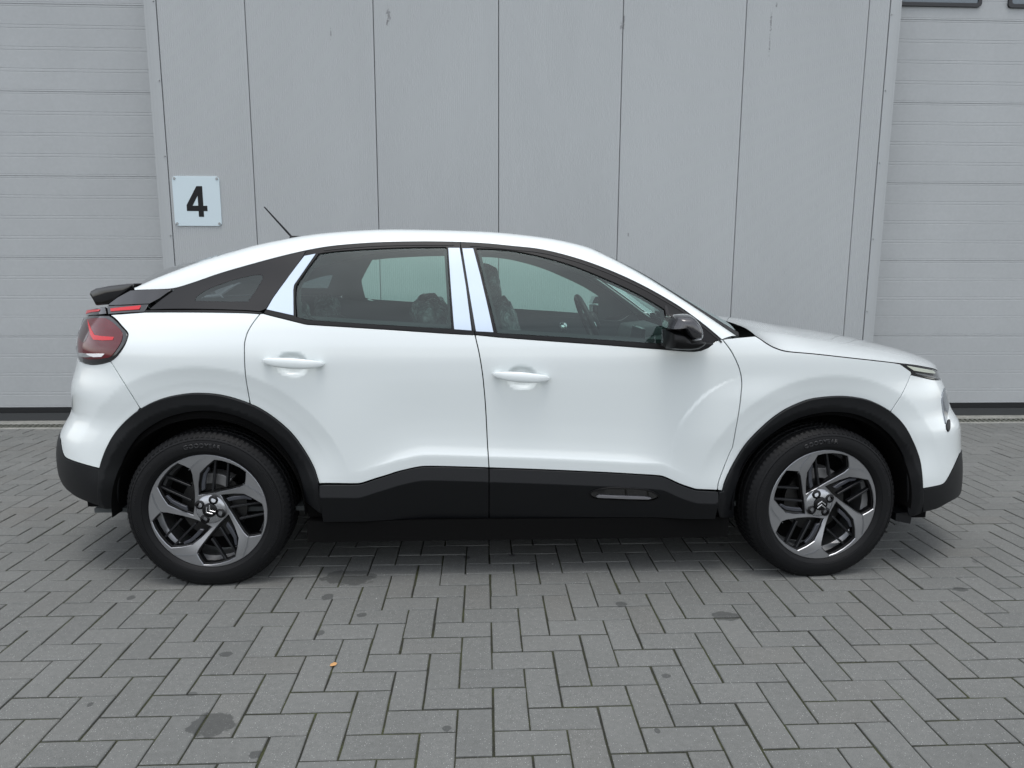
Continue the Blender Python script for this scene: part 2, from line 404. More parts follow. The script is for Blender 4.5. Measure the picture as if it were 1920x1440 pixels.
while z_joint0 < .121+.12: z_joint0 += SEC
dL = door(-8.5, -2.70, 'ribbed grey overhead door on the left beside the number sign', None)
dR = door(3.10, 8.9, 'ribbed grey overhead door on the right with framed windows', None)
M = MB(); M.box(-8.6, 9, .36, .4, 0, TOPZ); M.build('door_backing', M_dark, bld)
M = MB(); M.box(-8.6, -2.82, 0, .3, 5.3, TOPZ); M.build('lintel', M_clad, bld)
M = MB(); M.box(3.28, 9, 0, .3, 5.3, TOPZ); M.build('lintel', M_clad, bld)
M_plast = mat('window_frame_plastic', (.018, .019, .021), .45)
M_wglass = mat('door_window_glazing', (.10, .13, .15), .08, spec=.8)
def rrect(x0, x1, z0, z1, r, n=5):
    o = []
    for cx, cz, a0 in ((x1-r, z1-r, 0), (x0+r, z1-r, 90), (x0+r, z0+r, 180), (x1-r, z0+r, 270)):
        for i in range(n+1):
            a = math.radians(a0+90*i/n); o.append((cx+r*math.cos(a), cz+r*math.sin(a)))
    return o
wz0 = at_y(1760, 13, DY)[2]
wx1 = at_y(1839, 5, DY)[0]; wx2 = at_y(1889, 5, DY)[0]; ww = .74
for xa in (wx1-ww, wx2, wx2+ww+(wx2-wx1), wx2+2*(ww+wx2-wx1)):
    xb = xa+ww; o_ = rrect(xa, xb, wz0, wz0+.34, .03); i_ = rrect(xa+.03, xb-.03, wz0+.03, wz0+.31, .02); n = len(o_)
    V = [(p[0], .0, p[1]) for p in o_]+[(p[0], -.018, p[1]) for p in o_]+[(p[0], -.018, p[1]) for p in i_]+[(p[0], .0, p[1]) for p in i_]
    Fc = [(q*n+i, q*n+(i+1) % n, (q+1)*n+(i+1) % n, (q+1)*n+i) for q in range(3) for i in range(n)]
    mm = MB(); mm.add(V, Fc); mm.build('window_frame', M_plast, dR)
    link('window_pane', meshpy('window_pane', [(p[0], -.008, p[1]) for p in i_], [tuple(range(n))]), dR, M_wglass)
# number sign
sx0, sz1 = at_y(322, 330, WY-.004)[[0, 2]]; sx1, sz0 = at_y(416.5, 424, WY-.004)[[0, 2]]
sw = (sx1-sx0); M_sign = mat('sign_plate_white', (.56, .66, .70), .35, spec=.5)
sgn = empty('number_sign', ((sx0+sx1)/2, WY-.004, (sz0+sz1)/2)); tag(sgn, 'pale square sign with a black number 4 screwed to the wall', 'sign')
mm = MB(); w2 = sw/2; h2 = (sz1-sz0)/2; mm.add(*prism(rrect(-w2, w2, -h2, h2, .03), -.004, .004)); mm.build('sign_plate', M_sign, sgn, bevel=.001, seg=1)
M_black = mat('sign_black', (.004, .004, .005), .5, spec=.3)
# digit 4 drawn from its outline (zoom pixels: plate spans x 650..1420, y 235..990)
def sg(x, y): return ((x-1040)/ (770/ sw), (612-y)/(755/(2*h2)))
four = [(875,672),(1055,383),(1150,383),(1150,680),(1213,680),(1213,762),(1150,762),(1150,850),(1065,850),(1065,762),(875,762)]
four = [sg(x-8, y-(0)) for x, y in four]; hole = [sg(x-8, y) for x, y in [(975,680),(1065,680),(1065,530)]]
def cdt_poly(loops, interior=()):
    P = []; Ed = []
    for lp in loops:
        k = len(P); n = len(lp); P += [Vector((float(p[0]), float(p[1]))) for p in lp]; Ed += [(k+i, k+(i+1) % n) for i in range(n)]
    P += [Vector((float(p[0]), float(p[1]))) for p in interior]
    v, e, f, *_ = delaunay_2d_cdt(P, Ed, [], 0, 1e-7)
    v = np.array([(p.x, p.y) for p in v]); f = [tuple(t) for t in f]
    F_ = np.array(f); cen = v[F_].mean(1); ins = np.zeros(len(F_), bool)
    for lp in loops: ins ^= inside(cen, np.array(lp, float))
    return v, F_[ins]
def inside(Q, poly):
    x, y = Q[:, 0], Q[:, 1]; r = np.zeros(len(Q), bool); n = len(poly)
    for i in range(n):
        x1, y1 = poly[i][:2]; x2, y2 = poly[(i+1) % n][:2]
        if y1 == y2: continue
        c = ((y1 > y) != (y2 > y)) & (x < (x2-x1)*(y-y1)/(y2-y1)+x1); r ^= c
    return r
v, f = cdt_poly([four, hole]); 
link('digit', meshpy('digit', [(p[0], -.0048, p[1]) for p in v], f), sgn, M_black)
for sx in (-1, 1):
    for sz in (-1, 1):
        mm = MB(); mm.lathe_y([(.0001, -.0035), (.003, -.0035), (.004, -.006), (.0085, -.006), (.0105, -.003), (.011, 0)], 14)
        o = mm.build('screw', M_steel, sgn, smooth=True); o.location = (sx*(w2-.019), -.004, sz*(h2-.019))
# fallen bits
lf = at_z(625, 1248, 0)
mm = MB(); mm.add([(-.011,-.006,0),(-.003,-.012,.003),(.009,-.004,.001),(.012,.009,.002),(.001,.012,.004),(-.010,.007,.001),(0,0,.005)], [(0,1,6),(1,2,6),(2,3,6),(3,4,6),(4,5,6),(5,0,6)])
o = mm.build('dry_leaf', mat('dry_leaf', (.55, .30, .12), .7), None, fix=False); o.location = (lf[0], lf[1], .0025)
tag(o, 'tiny orange brown dry leaf lying on a paving joint', 'leaf')
mm = MB(); r = random.Random(5)
for k in range(420):
    x, y = r.uniform(-3.6, 3.6), r.uniform(-2.4, 1.9); s = r.uniform(.0008, .0024); p = [(x+s*math.cos(a)*r.uniform(.7, 1.2), y+s*math.sin(a)*r.uniform(.7, 1.2), .0003) for a in (0, 1.57, 3.14, 4.71)]
    mm.add(p+[(x, y, .0006+s*.9)], [(0,1,4),(1,2,4),(2,3,4),(3,0,4)])
tag(mm.build('grit', mat('pale_grit', (.42, .42, .40), .8), None, fix=False), 'scattered pale grit on the paving bricks', 'grit', kind='stuff')

# ================================================================== CAR: base surface of the near side
HX, HZ = 1.335, .332
CR = {'A': (90, 380, 3.4286), 'B': (560, 420, 3.4286), 'C': (860, 420, 3.4286), 'D': (1320, 560, 3.4286), 'E': (90, 720, 3.4286),
      'F': (580, 780, 3.4286), 'G': (1000, 780, 4.5714), 'H': (1340, 720, 3.84), 'M': (1200, 560, 8.), 'W': (1100, 480, 9.6), 'P': (0, 0, 1.), 'T': (0, 620, 8.), 'U': (1680, 700, 8.)}
def px(key, pts):
    x0, y0, s = CR[key]; return [(x0+a/s, y0+b/s) for a, b in pts]
def interp(x, X, Y): return np.interp(x, X, Y)
def pchip(xs, ys):
    xs = np.array(xs, float); ys = np.array(ys, float); h = np.diff(xs); dl = np.diff(ys)/h
    m = np.zeros_like(ys); m[0], m[-1] = dl[0], dl[-1]
    for i in range(1, len(xs)-1):
        if dl[i-1]*dl[i] > 0:
            w1 = 2*h[i]+h[i-1]; w2 = h[i]+2*h[i-1]; m[i] = (w1+w2)/(w1/dl[i-1]+w2/dl[i])
    def f(x):
        x = np.clip(x, xs[0], xs[-1]); i = np.clip(np.searchsorted(xs, x)-1, 0, len(xs)-2)
        t = (x-xs[i])/h[i]; t2 = t*t; t3 = t2*t
        return (2*t3-3*t2+1)*ys[i]+(t3-2*t2+t)*h[i]*m[i]+(-2*t3+3*t2)*ys[i+1]+(t3-t2)*h[i]*m[i+1]
    return f
def sst(a, b, x):
    t = np.clip((x-a)/(b-a), 0, 1); return t*t*(3-2*t)
W0 = .900
PROF = pchip([.12,.20,.27,.34,.42,.468,.50,.525,.555,.574,.590,.62,.66,.71,.77,.84,.91,.97,1.03,1.10,1.20,1.30,1.40,1.475,1.54,1.62],
             [.20,.14,.10,.072,.040,.022,.013,.012,.009,.0075,.0118,.0165,.0180,.0168,.0125,.0065,.0022,.0006,.0045,.0200,.0640,.116,.170,.215,.262,.33])
# crease height along the car
TRIMTOP = px('F', [(65,433),(180,434),(290,435),(340,430),(420,404),(500,380),(560,360),(620,345),(700,328),(780,323),(1000,328),(1150,333),(1500,345)]) + \
          px('G', [(600,483),(900,500),(1060,510),(1130,525),(1250,580),(1350,615),(1400,628),(1500,633),(1615,638)])
_tt = np.array([at_y(x, y, -.886)[[0, 2]] for x, y in TRIMTOP])
_tc = np.array([at_y(x, y, -.886)[[0, 2]] for x, y in catmull(TRIMTOP, k=3)]); _tc = _tc[np.argsort(_tc[:, 0])]
_k = np.r_[True, np.diff(_tc[:, 0]) > .004]; _tc = _tc[_k]
def ttz(x): return pchip(_tc[:, 0], _tc[:, 1])(x)
def zcrease(x): return ttz(x) + .049
def fade(x): return sst(-.78, -.45, x)*(1-sst(.45, .80, x))
BX = pchip([.40,.49,.55,.60,.68,.80,.89,.93,1.0], [.655,.648,.645,.645,.660,.735,.86,1.02,1.3])
def bulges(x, z):
    rr = np.hypot(x+HX, z-HZ-.0); rf = np.hypot(x-HX, z-HZ)
    ru = lambda t, w=.0035: .5*(t+np.sqrt(t*t+w*w))-.5*(np.sqrt(1e-12+0*t+w*w)-w)*0   # rounded crease
    k = sst(.42, .66, z)
    b = -k*(.22*ru(.625-rr) + .14*ru(.560-rr)) + k*.0
    b = b*(1-sst(.48,.30,rr)) - 0
    bf = -k*(.22*ru(.580-rf) + .14*ru(.515-rf))
    b = -.022*np.tanh(-b/.022) - .022*np.tanh(-bf/.022)
    t = x-BX(z); env = (1-sst(.80, .93, z))*sst(.46, .66, z)*(1-sst(1.0,1.25,x))
    b = b + env*(.0045*sst(0, .022, t) + .0040*sst(.0, .25, t))
    return b
XE_F = None; XE_R = None
def endfun(x, z):
    """plan-view rounding at nose and tail: returns half-width factor"""
    xe = XE_F(z); x0 = xe-.80; s = np.clip((x-x0)/(xe-x0), 0, 1)
    f = np.power(np.clip(1-np.power(s, 2.7), 0, 1), 1/2.7)
    xr = XE_R(z); x1 = xr+.85; s2 = np.clip((x1-x)/(x1-xr), 0, 1)
    r = np.power(np.clip(1-np.power(s2, 2.9), 0, 1), 1/2.7)
    return f*r
def S(x, z):
    """Y of the near body skin (negative = towards the camera)"""
    x = np.asarray(x, float); z = np.asarray(z, float)
    zw = z + (.574-zcrease(x))*(1-sst(.62, .95, z))*np.where(z < .3, 1, 1)
    p = PROF(zw); pb = pchip_lin(zw)
    fd = fade(x); p = p*fd + pb*(1-fd)*1.0
    d = p - bulges(x, z)
    # greenhouse narrows towards the tail
    d = d + .10*sst(1.0, 1.35, z)*sst(-.7, -1.9, x) + .03*sst(1.0, 1.3, z)*sst(.3, 1.3, x)
    return -(W0-d)*endfun(x, z)
_plin = pchip([.12,.20,.27,.34,.42,.50,.60,.71,.80,.91,.97,1.03,1.10,1.20,1.30,1.40,1.475,1.54,1.62],
              [.20,.14,.10,.072,.040,.026,.019,.013,.007,.0025,.0010,.0045,.0200,.0640,.116,.170,.215,.262,.33])
def pchip_lin(z): return _plin(z)
# silhouettes (photo pixels) of nose and tail fix the end profiles
SILF = px('D', [(1500,462),(1522,515),(1550,560),(1556,590),(1568,650),(1582,705),(1605,738),(1638,770),(1649,830),(1648,900),(1650,1000),(1653,1060),(1645,1120),(1625,1210),(1605,1290),(1585,1330)])
SILR = px('A', [(258,585),(256,610),(240,690),(225,725),(205,800),(190,850),(186,900),(186,960),(190,1010),(172,1080),(150,1150),(142,1190),(147,1240),(157,1320)]) + px('E', [(150,190),(110,245),(85,290),(68,340),(58,400),(56,450),(64,530),(80,590),(110,655),(150,705),(205,745)])
def solve_end(sil, sign, zs):
    sil = np.array(sil); res = []
    ys = sil[:, 1]; xs = sil[:, 0]
    global XE_F, XE_R
    for z in zs:
        lo, hi = (1.6, 2.5) if sign > 0 else (-2.6, -1.6)
        for _ in range(26):
            mid = .5*(lo+hi)
            L_, ex = (.80, 2.7) if sign > 0 else (.85, 2.9)
            s = np.linspace(0, 1, 60); x = mid - sign*L_*(1-s)
            y = -(W0-_plin(z))*np.power(np.clip(1-np.power(s, ex), 0, 1), 1/2.7)
            q = project(np.stack([x, y, np.full_like(x, z)], 1))
            t = np.interp(q[:, 1], ys, xs); m = np.max(sign*(q[:, 0]-t))
            if sign > 0:
                if m > 0: hi = mid
                else: lo = mid
            else:
                if m > 0: lo = mid
                else: hi = mid
        res.append(.5*(lo+hi))
    return res
_zf = np.linspace(.20, .98, 27); _zr = np.linspace(.22, 1.16, 32)
_xf = solve_end(SILF, 1, _zf); _xr = solve_end(SILR, -1, _zr)
def _sm(v):
    v = np.array(v); w = v.copy(); w[1:-1] = .25*v[:-2]+.5*v[1:-1]+.25*v[2:]; return w
XE_F = pchip(_zf, _sm(_xf)); XE_R = pchip(_zr, _sm(_xr))
def hit(x, y, off=0.):
    """photo pixel -> (x, z) on the near skin, off = proud distance"""
    d = ray(x, y); Y = np.linspace(-.97, -.02, 200); t = (Y-CAM[1])/d[1]
    X = CAM[0]+t*d[0]; Z = CAM[2]+t*d[2]; g = Y-(S(X, Z)-off)
    k = np.argmax(g > 0) if (g > 0).any() else None
    if k is None: k = int(np.argmax(g)); return (X[k], Z[k])
    if k == 0: return (X[0], Z[0])
    a, b = Y[k-1], Y[k]
    for _ in range(18):
        m = .5*(a+b); t = (m-CAM[1])/d[1]
        if m-(float(S(CAM[0]+t*d[0], CAM[2]+t*d[2]))-off) > 0: b = m
        else: a = m
    t = (.5*(a+b)-CAM[1])/d[1]; return (float(CAM[0]+t*d[0]), float(CAM[2]+t*d[2]))
def H_(key, pts, k=5, off=0.):
    """smooth traced curve -> list of (x,z) on the skin"""
    p = catmull(px(key, pts), k=k) if k > 1 else px(key, pts)
    return [np.array(hit(a[0], a[1], off)) for a in p]
def HP(pts, k=5, off=0.):
    p = catmull(pts, k=k) if k > 1 else pts
    return [np.array(hit(a[0], a[1], off)) for a in p]
def normalS(x, z, h=.003):
    gx = (S(x+h, z)-S(x-h, z))/(2*h); gz = (S(x, z+h)-S(x, z-h))/(2*h)
    n = np.stack([gx, -np.ones_like(gx), gz], -1); return n/np.linalg.norm(n, axis=-1, keepdims=True)
def clean(lp, eps=.0012):
    o = [np.array(lp[0])]
    for p in lp[1:]:
        if np.hypot(*(np.array(p)-o[-1])) > eps: o.append(np.array(p))
    if np.hypot(*(o[0]-o[-1])) < eps: o.pop()
    return o
def area(lp):
    a = np.array(lp); return .5*np.sum(a[:, 0]*np.roll(a[:, 1], -1)-np.roll(a[:, 0], -1)*a[:, 1])
def inset(lp, g):
    lp = clean(lp)
    if area(lp) < 0: lp = lp[::-1]
    a = np.array(lp); e = np.roll(a, -1, 0)-a; e /= np.linalg.norm(e, axis=1, keepdims=True)
    nrm = np.stack([-e[:, 1], e[:, 0]], 1); pv = np.roll(nrm, 1, 0); m = pv+nrm; ln = np.linalg.norm(m, axis=1, keepdims=True); m = m/np.maximum(ln, .3)
    c = np.clip(np.sum(m*nrm, 1, keepdims=True), .5, 1); return list(a+m*g/c)
def dens(lp, step):
    o = []
    n = len(lp)
    for i in range(n):
        a, b = np.array(lp[i]), np.array(lp[(i+1) % n]); k = max(1, int(np.hypot(*(b-a))/step))
        for j in range(k): o.append(a+(b-a)*j/k)
    return o
_endpts = None
def interior_points(step):
    zs = np.arange(.14, 1.56, step); P = []
    for j, z in enumerate(zs):
        xe, xr = float(XE_F(z)), float(XE_R(z)); mid = np.arange(xr+.45+(j % 2)*step*.5, xe-.42, step)
        s = 1-np.power(np.linspace(0, 1, int(.95/step*.9)), 1.7); s2 = s
        P += [(x, z) for x in mid] + [(xe-.42*(1-t), z) for t in s[:-1] if t < .9995] + [(xr+.45*(1-t), z) for t in s2[:-1] if t < .9995]
    return np.array(P)
_IP = {}
def skin(name, outer, holes=(), mtl=None, parent=None, gap=.0021, off=0., thick=.018, step=.022, Sf=None, mirror=True, rim=True, extra=None, bevel=.0012, lines=()):
    """a panel lying on the body skin: outline in side view, real depth and thickness"""
    Sf = Sf or S
    if not rim: bevel = 0.
    loops = [inset(outer, gap+bevel)] + [inset(h, -gap-bevel) for h in holes]
    loops = [dens(clean(l), step*.8) for l in loops]
    if step not in _IP: _IP[step] = interior_points(step)
    ip = _IP[step]; o = np.array(loops[0]); mn, mx = o.min(0), o.max(0)
    ip = ip[(ip[:, 0] > mn[0]) & (ip[:, 0] < mx[0]) & (ip[:, 1] > mn[1]) & (ip[:, 1] < mx[1])]
    msk = inside(ip, np.array(inset(loops[0], step*.3)))
    for h in loops[1:]: msk &= ~inside(ip, np.array(inset(h, -step*.3)))
    ip = ip[msk]
    if len(lines):
        L_ = np.array(lines); k_ = inside(L_, np.array(inset(loops[0], .004))); L_ = L_[k_]
        dz = np.abs(ip[:, None, 1]-L_[None, :, 1]); dx = np.abs(ip[:, None, 0]-L_[None, :, 0]); ip = ip[~((dz < .005) & (dx < .012)).any(1)]
        ip = np.concatenate([ip, L_])
    v, f = cdt_poly(loops, ip)
    y = Sf(v[:, 0], v[:, 1])-off
    h = .003
    gx = (Sf(v[:, 0]+h, v[:, 1])-Sf(v[:, 0]-h, v[:, 1]))/(2*h); gz = (Sf(v[:, 0], v[:, 1]+h)-Sf(v[:, 0], v[:, 1]-h))/(2*h)
    nr = np.stack([gx, -np.ones_like(gx), gz], -1); nr /= np.linalg.norm(nr, axis=1, keepdims=True)
    # consistent winding, facing the camera side (-Y)
    V = [tuple(p) for p in np.stack([v[:, 0], y, v[:, 1]], 1)]; Fs = []
    for t in f:
        a, b, c = v[t[0]], v[t[1]], v[t[2]]
        cr = (b[0]-a[0])*(c[1]-a[1])-(b[1]-a[1])*(c[0]-a[0])
        Fs.append((t[0], t[1], t[2]) if cr > 0 else (t[0], t[2], t[1]))
    NR = [tuple(p) for p in nr]
    if rim:
        for lp in loops:
            lp = np.array(lp); n = len(lp); ar = area(lp) > 0
            yy = Sf(lp[:, 0], lp[:, 1])-off
            ex = np.roll(lp, -1, 0)-np.roll(lp, 1, 0); ex /= np.maximum(1e-9, np.linalg.norm(ex, axis=1, keepdims=True))
            on = np.stack([ex[:, 1], -ex[:, 0]], 1)*(1 if ar else -1)
            if lp is not None and holes and len(loops) > 1 and not np.array_equal(lp, np.array(loops[0])): on = -on
            gx = (Sf(lp[:, 0]+h, lp[:, 1])-Sf(lp[:, 0]-h, lp[:, 1]))/(2*h); gz = (Sf(lp[:, 0], lp[:, 1]+h)-Sf(lp[:, 0], lp[:, 1]-h))/(2*h)
            ns = np.stack([gx, -np.ones_like(gx), gz], -1); ns /= np.linalg.norm(ns, axis=1, keepdims=True)
            o3 = np.stack([on[:, 0], np.zeros(n), on[:, 1]], 1)
            k = len(V)
            R0 = np.stack([lp[:, 0], yy, lp[:, 1]], 1); bv = bevel
            R1 = R0 + o3*bv*.7 - ns*bv*.3; R2 = R1 + o3*bv*.3 - ns*bv*.7; R3 = R0 - ns*thick + o3*bv
            for R, w in ((R0, 0.), (R1, .5), (R2, 1.), (R3, 1.)):
                V += [tuple(p) for p in R]; nn = ns*(1-w)+o3*w; nn /= np.linalg.norm(nn, axis=1, keepdims=True); NR += [tuple(p) for p in nn]
            for q in range(3):
                for i in range(n):
                    a_, b_ = k+q*n+i, k+q*n+(i+1) % n; c_, d_ = b_+n, a_+n
                    Fs.append((a_, d_, c_, b_) if ar else (a_, b_, c_, d_))
    me = meshpy(name, V, Fs)
    for p in me.polygons: p.use_smooth = True
    me.normals_split_custom_set_from_vertices(NR)
    o1 = link(name, me, parent, mtl)
    return o1
MIRROR = []

# ------------------------------------------------------------------ car materials
def _paint(m, n, l, b):
    P = pos(n); bump_h = noise(n, l, 900, 2, .5, P)
    k = n.new('ShaderNodeBump'); k.inputs['Strength'].default_value = .04; k.inputs['Distance'].default_value = .0002
    l.new(bump_h, k.inputs['Height']); l.new(k.outputs[0], b.inputs['Normal'])
M_paint = mat('white_paint', (.745, .795, .795), .26, coat=1., coat_rough=.015, spec=.5)
def _plastic(m, n, l, b):
    P = pos(n); h = noise(n, l, 1400, 2, .5, P); bump(n, l, b, h, .25, .0004)
M_plas = mat('black_unpainted_plastic', (.0028, .0034, .0046), .50, spec=.34, build=_plastic)
M_gloss = mat('gloss_black_plastic', (.006, .006, .007), .06, coat=1., spec=.5)
M_satin = mat('satin_black_trim', (.004, .004, .0045), .42, spec=.30)
M_inner = mat('black_inner_body', (.004, .004, .004), .9, spec=.1)
M_film = mat('white_protective_film', (.58, .68, .80), .30, coat=.3, coat_rough=.2)
M_chrome = mat('bright_metal', (.62, .63, .64), .18, 1.)
M_rubb = mat('window_rubber', (.008, .008, .009), .6)
def glass_mat(name, tint, spec_boost=1., base=(0, 0, 0), opa=0.):
    m = bpy.data.materials.new(name); m.use_nodes = True; n = m.node_tree.nodes; l = m.node_tree.links; n.clear()
    o = n.new('ShaderNodeOutputMaterial'); t = n.new('ShaderNodeBsdfTransparent'); t.inputs[0].default_value = (*tint, 1)
    gl = n.new('ShaderNodeBsdfGlossy'); gl.inputs['Roughness'].default_value = .01; gl.inputs[0].default_value = (.9, 1, .99, 1)
    fr = n.new('ShaderNodeFresnel'); fr.inputs[0].default_value = 1.52
    mu = math_(n, l, 'MULTIPLY', fr.outputs[0], spec_boost, True)
    df = n.new('ShaderNodeBsdfDiffuse'); df.inputs[0].default_value = (*base, 1)
    a = n.new('ShaderNodeMixShader'); a.inputs[0].default_value = opa; l.new(t.outputs[0], a.inputs[1]); l.new(df.outputs[0], a.inputs[2])
    s = n.new('ShaderNodeMixShader'); l.new(mu, s.inputs[0]); l.new(a.outputs[0], s.inputs[1]); l.new(gl.outputs[0], s.inputs[2])
    l.new(s.outputs[0], o.inputs[0]); return m
M_glass = glass_mat('tinted_glass', (.70, .895, .83), 1.4)
M_wind = glass_mat('windscreen_glass', (.60, .72, .70), 1.6)
M_dkgl = glass_mat('dark_glass', (.20, .24, .25), 1.5)

car = empty('car', (0, 0, 0)); tag(car, 'white five door crossover hatchback parked on the grey paving before the wall', 'car')

# ------------------------------------------------------------------ key curves
# door seams
s_rq = H_('A', [(1365,712),(1320,770),(1285,828),(1268,880),(1262,930),(1265,1060),(1276,1160),(1300,1295)])
s_mid = H_('B', [(1134,712),(1142,750),(1160,830),(1180,950),(1192,1060),(1203,1200),(1215,1440)]) + H_('F', [(1148,215),(1151,270),(1155,333)])[1:]
s_ff = H_('C', [(1695,742),(1730,785),(1765,840),(1803,925),(1820,1010),(1815,1100),(1800,1220),(1760,1440)]) + H_('G', [(1692,296),(1660,375),(1630,450),(1590,560),(1578,636)])[1:]
# DLO (outer edge of the black window surround)
top_out = H_('A', [(810,553),(880,530),(950,508),(1100,455),(1300,397),(1480,348),(1650,308)], k=4) + H_('B', [(75,160),(200,142),(400,124),(560,116),(800,112),(1000,115),(1200,124),(1400,144)], k=4) + \
          H_('C', [(480,154),(600,176),(800,232),(1000,308),(1200,402),(1400,516),(1500,586),(1600,662),(1690,738)], k=4)
bot_out = H_('C', [(1690,742),(1655,752),(1620,775),(1585,800),(1540,816),(1480,818),(1330,806),(1200,797),(900,774),(600,753),(250,727)], k=3) + H_('B', [(1120,714),(900,700),(600,680),(300,661),(60,646)], k=3) + \
          H_('A', [(1650,780),(1500,742),(1440,727),(1385,712)], k=3)
def curve_at(c, x):
    a = np.array(c); o = np.argsort(a[:, 0]); return np.interp(x, a[o, 0], a[o, 1])
# arches (outer edge of the black trim), traced
arch_r = H_('E', [(335,545),(350,490),(380,410),(430,320),(500,240),(600,160),(720,102),(850,70),(980,60),(1130,75),(1300,128),(1430,200),(1560,310),(1650,430),(1710,540),(1742,640)])
arch_f = H_('D', [(118,1235),(140,1160),(200,1040),(280,920),(400,800),(500,725),(600,675),(700,643),(860,628),(1000,640),(1100,672),(1200,730),(1280,810),(1340,920),(1380,1030),(1395,1130),(1400,1222)])
archi_r = H_('E', [(440,800),(438,690),(450,600),(480,490),(560,360),(650,280),(780,212),(950,176),(1100,180),(1250,222),(1400,302),(1500,400),(1580,520),(1625,640),(1640,760)])
archi_f = H_('D', [(205,1400),(208,1260),(225,1180),(270,1080),(350,960),(480,848),(600,778),(720,742),(850,730),(980,747),(1100,800),(1200,885),(1270,990),(1305,1100),(1318,1230),(1310,1400)])
# ------------------------------------------------------------------ doors
tt_r = [p for p in [np.array(q) for q in _tt]]
def sub(c, x0, x1): return [p for p in c if x0 < p[0] < x1]
trimline = [np.array(hit(*p)) for p in catmull(TRIMTOP, k=3)]
xm = s_mid[-1][0]
pr_end = arch_r[-1]
bo = bot_out[::-1]          # rear -> front
# rear door: belt (rear->mid), mid seam down, trim line back, arch up, rear seam
seam_arch = s_rq[-1]
arch_after = [p for p in arch_r if p[0] > seam_arch[0]+.01]
xb = s_mid[0][0]
rear_door_o = sub(bo, s_rq[0][0]+.01, xb-.01) + s_mid + sub(trimline, arch_after[-1][0]+.02, xm-.02)[::-1] + arch_after[::-1] + s_rq[::-1]
front_door_o = sub(bo, xb+.01, s_ff[0][0]-.005) + s_ff + sub(trimline, xm+.02, s_ff[-1][0]-.02)[::-1] + s_mid[::-1]
# door handle pockets are hollows in the skin
def pocket_fn(cx, cz, w, h, depth, tilt):
    def f(x, z):
        u = ((x-cx)+(z-cz)*0)/w; v = ((z-cz)-(x-cx)*tilt)/h
        r = np.power(np.abs(u)**2.6+np.abs(v)**2.2, 1/2.3); return depth*(1-sst(.55, 1.0, r))
    return f
hr = hit(*px('A', [(1572,1040)])[0]); hf = hit(*px('C', [(408,988)])[0])
pk_r = pocket_fn(hr[0], hr[1], .068, .052, .015, -.05); pk_f = pocket_fn(hf[0], hf[1], .066, .052, .015, -.05)
def mirror_dent(x, z):   # scoop under the mirror
    return 0
def S_r(x, z): return S(x, z)+pk_r(x, z)
def S_f(x, z): return S(x, z)+pk_f(x, z)
CL = [(x, float(zcrease(x))+dz) for x in np.arange(-.95, 1.15, .01) for dz in (-.010, .0, .008, .016, .026)]
rdoor = skin('rear_door', rear_door_o, (), M_paint, car, Sf=S_r, step=.0105, lines=CL)
fdoor = skin('front_door', front_door_o, (), M_paint, car, Sf=S_f, step=.0105, lines=CL)
# ------------------------------------------------------------------ quarter panel
tail_o = H_('A', [(400,722),(440,755),(475,795),(512,838),(510,870),(490,920),(460,965),(430,998),(400,1018),(350,1034),(290,1041),(240,1034),(210,1022)], k=3) 
lamp_top = H_('A', [(400,722),(620,703)], k=1)
q_belt = H_('A', [(620,703),(800,702),(1000,703),(1250,707),(1365,714)], k=4)
bump_seam = H_('A', [(400,1018),(470,1130),(530,1225),(590,1320)], k=4)
k_arch = bump_seam[-1]
quarter_o = tail_o[:tail_o.index(tail_o[0])] if False else None
ta = [p for p in tail_o if True]
i_s = int(np.argmin([np.hypot(*(p-bump_seam[0])) for p in ta]))
arch_q = [p for p in arch_r if k_arch[0] < p[0] < seam_arch[0] and p[1] > .6]
quarter_o = lamp_top + q_belt[1:] + s_rq[1:] + arch_q[::-1] + bump_seam[::-1] + ta[:i_s][::-1]
quarter = skin('quarter_panel', quarter_o, (), M_paint, car, step=.0115)
# ------------------------------------------------------------------ rear bumper (white) and lower black part
lowline = H_('E', [(78,330),(88,405),(102,455),(125,480),(200,508),(270,528),(335,545)], k=3)
arch_b = [p for p in arch_r if p[0] <= k_arch[0]+.002 and p[1] >= lowline[-1][1]]
tl_end = ta[i_s:]
zt = tl_end[-1][1]
def endcurve_r(z0, z1, n=24): return [np.array((float(XE_R(z))+.0004, z)) for z in np.linspace(z0, z1, n)]
def endcurve_f(z0, z1, n=24): return [np.array((float(XE_F(z))-.0004, z)) for z in np.linspace(z0, z1, n)]
rb_o = bump_seam + arch_b[::-1] + lowline[::-1][1:-1] + endcurve_r(lowline[0][1], zt-.004) + tl_end[::-1]
rear_bumper = skin('rear_bumper', rb_o, (), M_paint, car, step=.018)
low_bot = H_('E', [(60,560),(100,650),(150,700),(205,735),(300,772),(380,795),(440,806)], k=3)
rl_o = lowline + [p for p in arch_r if p[1] < lowline[-1][1] and p[0] < -1.6][:2] + H_('E', [(338,600),(345,700),(380,795)], k=2) + [np.array((p[0], p[1])) for p in low_bot[::-1] if p[0] < hit(*px('E', [(380,795)])[0])[0]-.01] + endcurve_r(low_bot[0][1], lowline[0][1])
rear_lower = skin('rear_valance', rl_o, (), M_plas, car, off=.004, step=.018)
